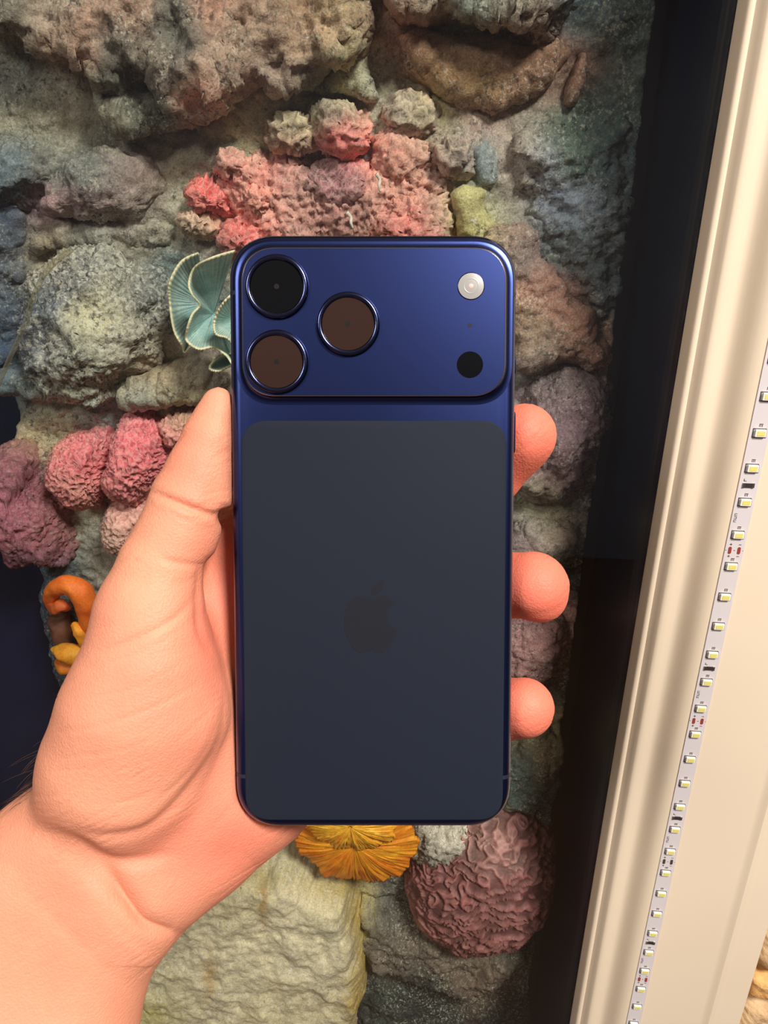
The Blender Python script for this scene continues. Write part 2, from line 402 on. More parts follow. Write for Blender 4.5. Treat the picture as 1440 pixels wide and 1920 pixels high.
for n in range(-22, 46):
    z = zn(n)
    if z < -0.015 or z > ZT - ZB - 0.005: continue
    if led0 is None:
        led0 = child_box('diode', (-0.0022, 0.0026, -0.0019, -0.0005, -0.0017, 0.0017), M_LEDB, strip, 0.0003)
        ph0 = child_box('phosphor', (-0.0014, 0.0020, -0.00205, -0.0018, -0.0010, 0.0011), M_PHOS, led0)
        v, f = ring_mesh(0.0031, 0.0022, 0.00016); pad0 = mesh_obj('solder_pad', v, f, M_PAD, led0, False); pad0.location = (0, -0.00049, -0.0001)
        led0.location = (0, 0, z)
    else:
        c = link_copy(led0, strip, (0, 0, z)); link_copy(ph0, c, (0, 0, 0)); link_copy(pad0, c, (0, -0.00049, -0.0001))
    for k in range(3): ink(-0.0007 + k * 0.0006, -0.00045 + k * 0.0006, z + 0.0028, z + 0.0042)
    ink(-0.0007, 0.0009, z + 0.0040, z + 0.0042)
    m6 = n % 6
    if m6 == 4:                                              # cut mark with two copper pads
        zc = z - STEP / 2
        for sx in (-1, 1):
            t = [(0.0008 * math.cos(a), 0.0008 * math.sin(a)) for a in np.linspace(0, 2 * math.pi, 12, endpoint=False)]
            pts = [(sx * 0.0021 + a, b_ + (0.0011 if b_ > 0 else -0.0011)) for a, b_ in t]
            vv = [(a, -0.0005, b_ + zc) for a, b_ in pts] + [(a, -0.00062, b_ + zc) for a, b_ in pts]
            ff = [tuple(range(12, 24))] + [(i, i + 12, (i + 1) % 12 + 12, (i + 1) % 12) for i in range(12)]
            mesh_obj('copper_pad', vv, ff, M_SOLDER if n == 16 else M_COPPER, strip, False)
            for dz in (0.0031, -0.0031):
                ink(sx * 0.0021 - 0.0006, sx * 0.0021 + 0.0006, zc + dz - 0.00013, zc + dz + 0.00013)
                if sx < 0: ink(-0.0021 - 0.00013, -0.0021 + 0.00013, zc + dz - 0.0006, zc + dz + 0.0006)
        ink(-0.0004, 0.0004, zc - 0.00012, zc + 0.00012); ink(0.0037, 0.0041, zc - 0.00012, zc + 0.00012); ink(-0.0041, -0.0037, zc - 0.00012, zc + 0.00012)
    if m6 == 2:                                              # resistor
        zc = z - STEP / 2
        r = child_box('resistor', (-0.0018, 0.0018, -0.0011, -0.0005, zc - 0.0009, zc + 0.0009), M_INK, strip)
        for sx in (-1, 1): child_box('contact', (sx * 0.0021 - 0.0005, sx * 0.0021 + 0.0005, -0.00115, -0.0005, zc - 0.0011, zc + 0.0011), M_SOLDER, r)
        ink(-0.0024, -0.0012, zc + 0.0018, zc + 0.0021); ink(-0.0024, -0.0021, zc + 0.0018, zc + 0.003)
    if m6 == 3:                                              # small printed code
        zc = z - STEP / 2
        for q in range(3):
            for e in range(2): ink(-0.0033, -0.0021, zc - 0.002 + q * 0.0016 + e * 0.0009, zc - 0.00178 + q * 0.0016 + e * 0.0009)
            ink(-0.0033 + 0.0010 * (q % 2), -0.0031 + 0.0010 * (q % 2), zc - 0.002 + q * 0.0016, zc - 0.0009 + q * 0.0016)
mesh_obj('printed_marks', prints_v, prints_f, M_INK, strip, False)

# ================================================================== REEF
# colours of the reef, pigment plus shade painted into the lower right: (pixel, colour) anchors blended smoothly with wandering borders
PAINT = np.array([
(20,30,120,110,95),(100,30,130,112,96),(250,20,150,116,96),(400,15,165,120,98),(330,42,80,80,72),(470,60,138,110,90),(560,30,140,108,82),(640,30,166,138,98),(690,40,118,96,74),(720,20,118,90,74),(800,30,138,118,100),(880,40,115,120,108),(960,20,128,122,106),(1030,60,106,82,70),(1080,40,72,88,92),(1150,60,66,78,78),
(20,100,122,116,100),(100,82,172,140,118),(150,70,160,120,98),(220,80,82,80,72),(270,100,118,100,84),(330,70,88,84,76),(400,110,148,118,98),(480,90,142,114,94),(560,90,148,118,92),(620,60,148,114,88),(670,100,156,144,100),(740,60,176,110,86),(800,85,116,88,68),(880,95,124,92,70),(980,60,146,110,94),(1040,110,122,86,74),(1090,110,140,100,82),(1150,120,68,78,74),
(20,150,112,116,112),(90,170,130,122,104),(150,200,148,136,114),(240,150,78,78,68),(300,160,102,90,78),(380,190,206,138,110),(440,150,150,120,102),(520,140,150,126,110),(600,140,88,88,78),(650,150,178,166,112),(700,140,136,136,126),(760,150,128,100,74),(820,155,166,130,84),(900,165,164,134,78),(960,150,116,88,68),(1040,150,132,102,84),(1130,170,72,84,78),
(30,220,126,118,94),(100,240,140,132,110),(200,230,102,96,76),(290,220,72,82,68),(350,238,98,82,66),(440,225,160,152,120),(500,250,156,164,130),(560,230,136,130,98),(630,200,88,88,82),(690,200,158,150,124),(760,210,126,120,110),(800,200,166,152,90),(850,220,126,114,98),(910,220,150,120,110),(980,220,130,118,104),(1060,230,76,90,78),(1150,230,62,80,80),
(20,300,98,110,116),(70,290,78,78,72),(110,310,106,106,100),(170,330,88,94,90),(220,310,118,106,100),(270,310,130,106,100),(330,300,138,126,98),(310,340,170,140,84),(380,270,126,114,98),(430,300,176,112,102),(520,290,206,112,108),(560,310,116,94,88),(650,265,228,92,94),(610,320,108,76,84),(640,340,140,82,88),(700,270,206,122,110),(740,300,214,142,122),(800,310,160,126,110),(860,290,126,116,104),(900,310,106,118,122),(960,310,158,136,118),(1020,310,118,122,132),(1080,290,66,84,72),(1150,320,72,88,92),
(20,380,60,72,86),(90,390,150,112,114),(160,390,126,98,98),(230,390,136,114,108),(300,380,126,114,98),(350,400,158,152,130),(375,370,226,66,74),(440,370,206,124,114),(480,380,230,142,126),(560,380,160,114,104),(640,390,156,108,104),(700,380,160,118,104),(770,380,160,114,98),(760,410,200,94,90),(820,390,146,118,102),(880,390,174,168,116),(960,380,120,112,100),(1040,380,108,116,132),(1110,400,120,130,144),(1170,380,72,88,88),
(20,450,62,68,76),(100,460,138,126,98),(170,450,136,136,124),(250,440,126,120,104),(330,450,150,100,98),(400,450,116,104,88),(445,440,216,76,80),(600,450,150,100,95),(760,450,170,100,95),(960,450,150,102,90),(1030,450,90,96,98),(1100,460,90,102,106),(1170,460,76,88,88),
(30,520,72,84,90),(60,490,160,142,114),(90,560,88,98,110),(140,520,104,104,106),(200,560,142,136,114),(170,590,184,174,134),(260,540,124,122,114),(300,570,78,78,80),(340,520,96,112,110),(970,540,148,104,92),(1040,560,142,100,88),(1100,620,126,90,72),(1150,560,78,90,94),  # red brown anchors at the right carry the tint of a glass reflection
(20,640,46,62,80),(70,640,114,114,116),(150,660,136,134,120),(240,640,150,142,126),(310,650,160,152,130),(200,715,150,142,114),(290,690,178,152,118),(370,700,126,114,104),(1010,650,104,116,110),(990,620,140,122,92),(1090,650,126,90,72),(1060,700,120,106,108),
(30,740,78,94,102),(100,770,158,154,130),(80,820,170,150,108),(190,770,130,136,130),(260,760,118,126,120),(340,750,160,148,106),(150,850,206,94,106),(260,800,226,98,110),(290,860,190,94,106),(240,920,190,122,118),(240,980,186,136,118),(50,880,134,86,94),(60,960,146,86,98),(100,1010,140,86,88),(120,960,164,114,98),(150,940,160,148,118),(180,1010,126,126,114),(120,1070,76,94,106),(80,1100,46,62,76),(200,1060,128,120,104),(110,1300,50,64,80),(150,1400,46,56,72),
(1040,760,136,112,118),(1080,800,124,96,104),(1020,850,122,92,96),(1060,900,120,88,88),(1000,900,140,92,82),(1090,930,48,50,48),(1000,960,104,112,100),(1020,950,160,152,98),(1040,990,164,134,116),(990,990,130,108,114),(1080,1050,40,43,43),(1000,1180,156,110,116),(1030,1200,176,124,112),(1070,1250,40,44,42),(1010,1420,86,80,66),(1040,1400,150,134,96),(980,1460,66,82,78),(1040,1500,48,48,46),  # near-black anchors by the side wall are painted shade
(700,600,120,110,100),(700,900,120,110,100),(700,1200,110,100,90),(600,1450,120,112,96),(860,1250,70,72,68),(860,1560,190,178,160),(820,1640,50,48,44),(1000,1750,28,31,31),(740,1700,78,75,68),(760,1780,92,80,68),(860,1780,100,86,72),(950,1760,86,80,68),(900,1830,92,74,60),(800,1880,34,42,40),(960,1900,18,26,26),(720,1890,46,54,50),  # bottom right anchors kept dark to paint in the shade there
(300,1720,150,142,112),(300,1880,168,160,112),(450,1680,196,178,120),(400,1800,200,186,148),(520,1750,204,190,152),(600,1800,206,194,158),(560,1900,190,172,118),(640,1700,186,170,110),(330,1640,120,110,80)], float)
PAINT_RGB = lin(PAINT[:, 2:5])
_pink = (PAINT[:, 2] - PAINT[:, 3:5].mean(1) > 48) & (PAINT[:, 1] > 240) & (PAINT[:, 1] < 1050)
PAINT_SETS = {True: (PAINT, PAINT_RGB), False: (PAINT[~_pink], PAINT_RGB[~_pink])}
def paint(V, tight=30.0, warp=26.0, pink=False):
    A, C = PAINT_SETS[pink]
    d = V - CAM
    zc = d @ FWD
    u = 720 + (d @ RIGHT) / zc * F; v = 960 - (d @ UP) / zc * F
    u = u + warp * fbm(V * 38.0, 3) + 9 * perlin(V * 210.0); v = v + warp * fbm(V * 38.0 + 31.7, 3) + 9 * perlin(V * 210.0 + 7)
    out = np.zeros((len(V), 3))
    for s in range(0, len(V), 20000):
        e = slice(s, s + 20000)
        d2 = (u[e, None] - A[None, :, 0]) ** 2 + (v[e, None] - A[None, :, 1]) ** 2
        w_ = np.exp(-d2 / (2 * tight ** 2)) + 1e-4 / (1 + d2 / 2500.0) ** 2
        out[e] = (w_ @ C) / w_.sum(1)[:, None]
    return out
def poly_sdf(px, pz, poly):
    P = np.asarray(poly, float); d = np.full(px.shape, 1e9); ins = np.zeros(px.shape, bool)
    n = len(P)
    for i in range(n):
        a, b_ = P[i], P[(i + 1) % n]
        e = b_ - a; wx, wz = px - a[0], pz - a[1]
        t = np.clip((wx * e[0] + wz * e[1]) / (e.dot(e) + 1e-12), 0, 1)
        d = np.minimum(d, np.hypot(wx - t * e[0], wz - t * e[1]))
        c = ((a[1] <= pz) != (b_[1] <= pz)) & (px < e[0] * (pz - a[1]) / (e[1] + 1e-15) + a[0])
        ins ^= c
    return np.where(ins, d, -d)
GAIN = 1.62                                                  # pigment is lighter than it looks behind glass in room light
def flecks(V, col, amt_l, amt_d, light=(214, 204, 178), dark=(44, 42, 40), sc=420.0):
    n = fbm(V * sc, 3, 0.7); n2 = fbm(V * sc * 0.7 + 11, 3, 0.7); m = 0.5 + 0.9 * fbm(V * 60.0 + 4, 2)
    a = (sstep(0.06, 0.30, n) * amt_l * np.clip(m, 0, 1.2))[:, None]
    c = col * (1 - a) + lin(light) * 0.85 * a
    b_ = (sstep(0.10, 0.36, n2) * amt_d)[:, None]
    return c * (1 - b_) + lin(dark) * b_

def grid_normals(V, Q):
    n = np.cross(V[Q[:, 2]] - V[Q[:, 0]], V[Q[:, 3]] - V[Q[:, 1]])
    N = np.stack([sum(np.bincount(Q[:, k], n[:, c], minlength=len(V)) for k in range(4)) for c in range(3)], 1)
    return N / (np.linalg.norm(N, axis=1)[:, None] + 1e-12)
def rock(name, label, cat, outline, yb=0.104, H=0.03, edge=None, step=0.0012, amp=0.006, fine=0.0016, freq=45.0, ov=0.0, jag=0.0025,
         style='rock', tint=None, tint_amt=0.0, fl=(0.35, 0.25), mat=None, group=None, cell=230.0, pit=0.003, tilt=0.0, seed=0.0, lump=False, full=0.8, spots=()):
    ym = yb - (0.25 if lump else 0.45) * H
    O = np.array(outline, float); W = px2wN(O[:, 0], O[:, 1], ym)
    poly = W[:, [0, 2]]
    sd3 = np.array([seed * 1.7, seed * 0.9, seed * 2.3])
    if lump:                                                 # star-shaped dome that closes behind its widest section
        cx, cz = (poly.max(0) + poly.min(0)) / 2
        A = np.linspace(-math.pi, math.pi, 181)
        rr_ = []
        n = len(poly)
        for a in A:
            best = 0
            dx_, dz_ = math.cos(a), math.sin(a)
            for i in range(n):
                p, q = poly[i] - (cx, cz), poly[(i + 1) % n] - (cx, cz)
                e = q - p; den = dx_ * e[1] - dz_ * e[0]
                if abs(den) < 1e-12: continue
                t = (p[0] * e[1] - p[1] * e[0]) / den; u = (p[0] * dz_ - p[1] * dx_) / den
                if t > 0 and -1e-9 <= u <= 1 + 1e-9: best = max(best, t)
            rr_.append(best)
        rr_ = np.array(rr_); rr_[-1] = rr_[0]
        for _ in range(3): rr_[1:-1] = 0.25 * rr_[:-2] + 0.5 * rr_[1:-1] + 0.25 * rr_[2:]
        n = int(min(230, max(40, (rr_.max() * 2 + H) / step)))
        g = np.linspace(-1, 1, n); U, Vv = np.meshgrid(g, g, indexing='ij'); U, Vv = U.ravel(), Vv.ravel()
        big = np.abs(U) > np.abs(Vv)
        rho = np.where(big, np.abs(U), np.abs(Vv))
        th = np.where(big, (math.pi / 4) * (Vv / np.where(U == 0, 1, U)) + np.where(U < 0, math.pi, 0), math.pi / 2 - (math.pi / 4) * (U / np.where(Vv == 0, 1, Vv)) + np.where(Vv < 0, math.pi, 0))
        th = (th + math.pi) % (2 * math.pi) - math.pi
        R_ = np.interp(th, A, rr_)
        a = rho * math.radians(112)
        sr = np.sin(np.minimum(a, math.pi / 2)) ** full * np.where(a > math.pi / 2, np.sin(a) ** 2, 1)
        cy_ = np.where(a < math.pi / 2, np.abs(np.cos(a)) ** full, -0.5 * np.abs(np.cos(a)))
        V = np.stack([cx + R_ * sr * np.cos(th), yb - H * cy_, cz + R_ * sr * np.sin(th)], 1)
        V[:, 2] -= ov * np.clip(cy_, 0, 1) ** 2
        i = np.arange(n * n).reshape(n, n)
        Q = np.stack([i[:-1, :-1], i[1:, :-1], i[1:, 1:], i[:-1, 1:]], -1).reshape(-1, 4)
        inner = np.ones(len(V))
    else:
        x0, z0 = poly.min(0) - 0.007; x1, z1 = poly.max(0) + 0.007
        Xg, Zg = np.meshgrid(np.arange(x0, x1, step), np.arange(z0, z1, step), indexing='ij'); sh = Xg.shape
        x, z = Xg.ravel(), Zg.ravel()
        P2 = np.stack([x, np.full(x.size, yb + seed), z], 1)
        d = poly_sdf(x, z, poly) + jag * (fbm(P2 * 70.0, 3) + 0.6 * fbm(P2 * 260.0, 2))
        dm = d.max(); ew = edge if edge else min(0.75 * dm, 0.022)
        p = np.sqrt(np.clip(1 - (1 - np.clip(d / ew, 0, 1)) ** 2, 0, 1))
        zc = (z - z0) / (z1 - z0) - 0.5
        h = H * p * (1 + tilt * zc)
        V = np.stack([x, np.where(d > 0, yb - h, yb + 0.012), z - ov * p * p], 1)
        K = (d > 0).reshape(sh); i = np.arange(x.size).reshape(sh)
        ok = K[:-1, :-1] | K[1:, :-1] | K[1:, 1:] | K[:-1, 1:]
        Q = np.stack([i[:-1, :-1], i[1:, :-1], i[1:, 1:], i[:-1, 1:]], -1)[ok]
        us = np.unique(Q); re = np.zeros(x.size, np.int64); re[us] = np.arange(len(us))
        Q = re[Q]; V = V[us]; inner = sstep(0, 0.004, d[us])
    # relief in the solid, pushed out along the surface
    Nn = grid_normals(V, Q)
    if Nn[:, 1].mean() > 0: Nn = -Nn; Q = Q[:, ::-1]
    P3_ = V + sd3
    V = V + Nn * (inner * amp * (1.3 * fbm(P3_ * freq, 3) + 0.5 * ridged(P3_ * freq * 0.7 + 5, 3)))[:, None]
    P3_ = V + sd3
    prof_ = None
    if style in ('pits', 'comb'):
        f1, f2 = worley(P3_ * cell + 0.4 * np.stack([perlin(P3_ * cell * 0.6), perlin(P3_ * cell * 0.6 + 9), perlin(P3_ * cell * 0.6 + 19)], 1))
        if style == 'comb': prof_ = 1 - sstep(0.02, 0.34, f2 - f1)
        else: prof_ = np.maximum(1 - sstep(0.02, 0.32, f2 - f1), 0.6 * sstep(0.35, 0.7, f1))
        dd = pit * (prof_ - 0.6) + 0.7 * fine * fbm(P3_ * 420.0, 3, 0.65)
    elif style == 'meander':
        q = np.stack([fbm(P3_ * 55.0, 2), fbm(P3_ * 55.0 + 13, 2), fbm(P3_ * 55.0 + 29, 2)], 1)
        ph = perlin((P3_ * [58, 60, 165] + q * 1.5))
        prof_ = 1 - sstep(0.0, 0.30, np.abs(ph)); 
        dd = pit * (prof_ - 0.4) + 0.4 * fine * fbm(P3_ * 400.0, 2)
    elif style == 'strata':
        q = fbm(P3_ * [55, 30, 16], 4); q2 = fbm(P3_ * [230, 100, 70] + 4, 3, 0.65)
        dd = fine * (2.4 * q + 1.0 * q2 + 0.6 * fbm(P3_ * 480.0, 3))
    else:
        f1, f2 = worley(P3_ * 190.0)
        dd = fine * (1.6 * fbm(P3_ * 170.0, 4, 0.68) + 0.9 * ridged(P3_ * freq * 3.3, 3) + 0.8 * fbm(P3_ * 560.0, 2) - 1.1 * (1 - sstep(0.05, 0.34, f1)) * sstep(0, 0.3, perlin(P3_ * 60.0)))
    V = V + Nn * (inner * dd)[:, None]
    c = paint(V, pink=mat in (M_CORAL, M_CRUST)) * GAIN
    if mat not in (M_CORAL, M_CRUST): c = c * 0.84 + c.mean(1)[:, None] * 0.16
    if tint is not None:
        tn_ = lin(tint) * (1 + 0.25 * fbm(V * 50.0 + 6, 3))[:, None]
        c = c * (1 - tint_amt) + tn_ * tint_amt
    c = c * (1 + 0.45 * fbm(P3_ * 95.0, 4, 0.65))[:, None]
    if spots:
        dv_ = V - CAM; zc_ = dv_ @ FWD; pu = 720 + (dv_ @ RIGHT) / zc_ * F + 14 * fbm(V * 120.0, 3); pv = 960 - (dv_ @ UP) / zc_ * F + 14 * fbm(V * 120.0 + 9, 3)
        for (su, sv, ru, rv, rgb, am) in spots:
            w_ = (am * np.exp(-(((pu - su) / ru) ** 2 + ((pv - sv) / rv) ** 2)))[:, None]
            c = c * (1 - w_) + lin(rgb) * w_
    c = flecks(V, c, *fl)
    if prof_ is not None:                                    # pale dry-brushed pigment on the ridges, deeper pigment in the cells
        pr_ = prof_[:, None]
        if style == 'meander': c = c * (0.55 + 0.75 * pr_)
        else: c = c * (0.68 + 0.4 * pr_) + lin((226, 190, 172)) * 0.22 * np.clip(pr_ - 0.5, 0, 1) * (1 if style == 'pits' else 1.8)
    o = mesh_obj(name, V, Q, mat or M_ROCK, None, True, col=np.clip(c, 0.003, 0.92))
    return tag(o, label, cat, group)

def tube_mesh(path, radii, n=22, sub=6):
    P = np.array(path, float); Rr = np.array(radii, float)
    q, r = [], []
    for i in range(len(P) - 1):
        p0, p1, p2, p3 = P[max(i - 1, 0)], P[i], P[i + 1], P[min(i + 2, len(P) - 1)]
        for t in np.linspace(0, 1, sub, endpoint=False):
            q.append(0.5 * ((2 * p1) + (-p0 + p2) * t + (2 * p0 - 5 * p1 + 4 * p2 - p3) * t * t + (-p0 + 3 * p1 - 3 * p2 + p3) * t ** 3)); r.append(Rr[i] * (1 - t) + Rr[i + 1] * t)
    q.append(P[-1]); r.append(Rr[-1]); q = np.array(q); r = np.array(r)
    T_ = np.gradient(q, axis=0); T_ /= np.linalg.norm(T_, axis=1)[:, None]
    v = []; a = np.array([0.2, 1, 0.1])
    for k in range(len(q)):
        b1 = np.cross(T_[k], a); b1 /= np.linalg.norm(b1); b2 = np.cross(T_[k], b1)
        for j in range(n):
            an = 2 * math.pi * j / n
            v.append(q[k] + r[k] * (math.cos(an) * b1 + math.sin(an) * b2))
    f = [(k * n + j, k * n + (j + 1) % n, (k + 1) * n + (j + 1) % n, (k + 1) * n + j) for k in range(len(q) - 1) for j in range(n)]
    f.append(tuple(range(n))[::-1]); f.append(tuple((len(q) - 1) * n + j for j in range(n)))
    return np.array(v), f

# --- backdrop: rough sculpted sheet in front of the navy back wall
XE = 0.0935                                                  # straight right edge of the sheet
def backdrop():
    st = 0.0013
    ll = [(-60, -60), (-60, 690), (22, 735), (30, 800), (60, 1000), (75, 1090), (70, 1150), (88, 1240), (120, 1330), (140, 1440), (160, 1560), (160, 2000)]
    Lw = px2wN([p[0] for p in ll], [p[1] for p in ll], 0.098)
    x0, x1, z0, z1 = -0.42, XE, 0.64, 1.62
    gx_, gz_ = np.arange(x0, x1 + 1e-6, st), np.arange(z0, z1, st)
    Xg, Zg = np.meshgrid(gx_, gz_, indexing='ij'); sh = Xg.shape
    x, z = Xg.ravel(), Zg.ravel()
    P = np.stack([x, np.zeros(x.size), z], 1)
    o_ = np.argsort(Lw[:, 2])
    left = np.interp(z, Lw[o_, 2], Lw[o_, 0])
    d = x - left + 0.006 * fbm(P * 40.0, 4) + 0.002 * fbm(P * 200.0, 2)
    p = np.sqrt(np.clip(1 - (1 - np.clip(d / 0.02, 0, 1)) ** 2, 0, 1))
    er = np.clip((XE - x) / 0.004, 0, 1)
    h = 0.010 + p * (0.012 * fbm(P * [13, 1, 18], 4) + 0.006 * ridged(P * [22, 1, 34], 3) + 0.0026 * fbm(P * 150.0, 4, 0.6) + 0.0012 * fbm(P * 520.0, 2))
    y = 0.104 - h * p
    y = np.where(er <= 0, 0.116, np.minimum(y, 0.112)); y = np.where(d > 0, y, 0.118)
    V = np.stack([x + 0.0012 * fbm(P * 90.0, 2), y, z], 1)
    K = (d > 0).reshape(sh); i = np.arange(x.size).reshape(sh)
    ok = K[:-1, :-1] | K[1:, :-1] | K[1:, 1:] | K[:-1, 1:]
    Q = np.stack([i[:-1, :-1], i[1:, :-1], i[1:, 1:], i[:-1, 1:]], -1)[ok]
    us = np.unique(Q); re = np.zeros(x.size, np.int64); re[us] = np.arange(len(us)); Q = re[Q]; V = V[us]
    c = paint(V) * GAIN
    c = c * 0.84 + c.mean(1)[:, None] * 0.16
    c = c * (1 + 0.35 * fbm(V * 80.0, 4, 0.65))[:, None]
    c = flecks(V, c, 0.30, 0.25)
    o = mesh_obj('reef_backdrop', V, Q, M_ROCK, None, True, col=np.clip(c, 0.003, 0.9))
    tag(o, 'sculpted grey green rock sheet covering the back of the tank behind the corals', 'rock wall')
backdrop()

G_ROCK = 'rocks of the artificial reef'
# --- upper rocks
rock('rock_ledge', 'broad brown pink rock ledge jutting out along the upper left', 'rock',
     [(-40, -60), (-40, 40), (40, 60), (66, 92), (110, 104), (140, 96), (178, 112), (196, 150), (235, 168), (268, 150), (300, 160), (330, 200), (352, 222), (395, 214), (440, 188), (470, 168), (520, 172), (560, 168), (610, 160), (636, 120), (690, 96), (700, 30), (690, -60)],
     H=0.047, edge=0.016, amp=0.012, fine=0.0022, ov=0.006, group=G_ROCK, tilt=-0.1)
rock('rock_lobe', 'dark grey green rock lobe under the brown ledge at upper left', 'rock',
     [(176, 150), (215, 160), (270, 150), (300, 168), (330, 205), (350, 228), (330, 244), (290, 248), (240, 246), (205, 230), (190, 190)],
     H=0.033, amp=0.006, ov=0.005, fl=(0.6, 0.4), group=G_ROCK, seed=1)
rock('rock_ledge', 'brown rock overhang with a grey top at upper right', 'rock',
     [(715, -60), (722, 20), (752, 44), (790, 52), (850, 44), (905, 52), (950, 54), (985, 70), (1000, 96), (1035, 70), (1072, 20), (1080, -60)],
     H=0.046, edge=0.014, amp=0.009, fine=0.0020, ov=0.006, group=G_ROCK, seed=2)
rock('rock_slab', 'smooth orange brown rock beneath the upper right overhang', 'rock',
     [(735, 60), (800, 52), (900, 60), (985, 80), (1040, 60), (1072, 100), (1040, 150), (1000, 190), (930, 205), (870, 215), (800, 175), (750, 150)],
     H=0.024, amp=0.006, fine=0.0008, tint=(150, 104, 70), tint_amt=0.45, fl=(0.1, 0.1), group=G_ROCK, seed=3)
rock('rock_finger', 'small tan finger of rock near the dark side wall', 'rock',
     [(1070, 130), (1082, 100), (1096, 98), (1100, 120), (1092, 160), (1078, 205), (1056, 208), (1052, 180)],
     H=0.022, amp=0.003, fine=0.0008, tint=(168, 122, 98), tint_amt=0.6, fl=(0.1, 0.05), group=G_ROCK)
rock('rock_patch', 'pale green sandy rock hollow above the pink coral', 'rock',
     [(370, 240), (420, 212), (470, 190), (510, 180), (545, 205), (530, 240), (500, 262), (440, 268), (395, 262)],
     H=0.016, amp=0.004, fine=0.0009, tint=(178, 176, 134), tint_amt=0.4, fl=(0.15, 0.1), group=G_ROCK, seed=4)
rock('rock_column', 'yellow green rock seam between the two upper ledges', 'rock',
     [(636, 30), (676, 40), (690, 90), (700, 150), (720, 190), (690, 200), (640, 180), (560, 190), (590, 165), (640, 130)],
     H=0.024, amp=0.005, fine=0.001, fl=(0.15, 0.15), group=G_ROCK, seed=5)
rock('rock_lump', 'dark speckled rock lump at the left edge below the brown ledge', 'rock',
     [(-30, 290), (40, 268), (90, 262), (135, 276), (160, 300), (150, 330), (110, 352), (60, 372), (-30, 400)],
     lump=True, H=0.030, amp=0.007, fl=(0.5, 0.4), group=G_ROCK, seed=6)
rock('rock_lump', 'lilac grey streaked rock lump left of the pink coral', 'rock',
     [(112, 350), (160, 300), (215, 280), (270, 284), (305, 320), (312, 366), (296, 392), (230, 400), (170, 412), (110, 404), (76, 390)],
     lump=True, H=0.036, amp=0.007, ov=0.004, fl=(0.4, 0.3), group=G_ROCK, seed=7)
rock('rock_slope', 'dark blue grey rock slope at the left edge beside the boulder', 'rock',
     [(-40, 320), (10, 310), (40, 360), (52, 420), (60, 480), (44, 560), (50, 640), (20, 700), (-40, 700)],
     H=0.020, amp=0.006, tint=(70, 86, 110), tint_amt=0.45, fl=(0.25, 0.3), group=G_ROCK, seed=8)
rock('rock_shelf', 'low sandy rock shelf above the grey boulder', 'rock',
     [(60, 440), (110, 415), (200, 418), (300, 402), (335, 420), (330, 462), (270, 470), (200, 462), (120, 470), (70, 480)],
     H=0.018, amp=0.005, fl=(0.3, 0.2), group=G_ROCK, seed=9)

# --- pink pitted coral bed above the phone
G_PINK = 'pink pitted coral lumps of the reef'
pk = dict(mat=M_CORAL, group=G_PINK, fl=(0.28, 0.28), amp=0.006)
rock('pitted_coral', 'broad pink pitted coral bed just above the phone', 'coral', [(400, 300), (430, 268), (500, 262), (560, 282), (600, 300), (690, 290), (760, 262), (830, 250), (860, 300), (850, 360), (860, 430), (800, 480), (500, 480), (440, 440), (410, 380)], H=0.022, jag=0.006, style='pits', cell=200, pit=0.0030, tint=(206, 138, 122), tint_amt=0.25, **pk)
rock('pitted_coral', 'bright red coral knob left of the pink coral bed', 'coral', [(358, 356), (380, 344), (406, 352), (432, 368), (436, 398), (410, 404), (372, 396), (360, 380)], yb=0.094, lump=True, H=0.019, style='pits', cell=210, pit=0.0042, tint=(224, 70, 78), tint_amt=0.5, **pk)
rock('pitted_coral', 'dark capped round coral with a red face above the phone', 'coral', [(588, 206), (606, 182), (634, 190), (662, 186), (690, 206), (698, 250), (688, 284), (650, 300), (612, 288), (592, 250)], yb=0.094, lump=True, H=0.028, style='pits', cell=170, pit=0.0026, tilt=0.2, **pk)
rock('pitted_coral', 'mauve coral dip between the round coral and the phone', 'coral', [(580, 300), (620, 292), (668, 300), (690, 330), (684, 380), (640, 398), (590, 388), (566, 350)], yb=0.094, H=0.016, style='pits', cell=260, pit=0.002, tint=(150, 96, 102), tint_amt=0.45, **pk)
rock('pitted_coral', 'salmon coral lump with a ridged face left of the mauve dip', 'coral', [(456, 360), (480, 346), (506, 356), (514, 392), (498, 410), (468, 404)], yb=0.092, lump=True, H=0.016, style='pits', cell=240, pit=0.003, tint=(232, 150, 132), tint_amt=0.5, **pk)
rock('pitted_coral', 'rosy coral lump with a dark hole in the upper pink bed', 'coral', [(412, 290), (440, 276), (462, 300), (454, 330), (428, 336), (408, 316)], yb=0.094, lump=True, H=0.018, style='pits', cell=200, pit=0.0045, **pk)
rock('pitted_coral', 'smooth pink coral lump right of the round coral', 'coral', [(700, 262), (740, 244), (796, 258), (812, 300), (800, 340), (750, 350), (708, 330)], yb=0.096, lump=True, H=0.020, style='pits', cell=230, pit=0.002, tint=(214, 150, 130), tint_amt=0.35, **pk)
rock('pitted_coral', 'red brown coral clump touching the top edge of the phone', 'coral', [(722, 376), (770, 360), (820, 372), (840, 410), (830, 470), (720, 470), (704, 420)], yb=0.096, lump=True, H=0.022, style='pits', cell=190, pit=0.0042, **pk)
rock('pitted_coral', 'dark red coral knob at the top corner of the phone', 'coral', [(424, 428), (450, 414), (480, 424), (490, 460), (440, 480), (420, 456)], yb=0.094, lump=True, H=0.019, style='pits', cell=220, pit=0.0026, tint=(190, 80, 78), tint_amt=0.4, **pk)
rock('honeycomb_coral', 'grey honeycomb coral with wide cells right of the round coral', 'coral', [(724, 214), (740, 190), (780, 186), (820, 206), (822, 244), (790, 262), (748, 252)], yb=0.096, lump=True, H=0.020, style='comb', cell=125, pit=0.0026, tint=(140, 132, 118), tint_amt=0.5, mat=M_CORAL, group='honeycomb corals of the reef')
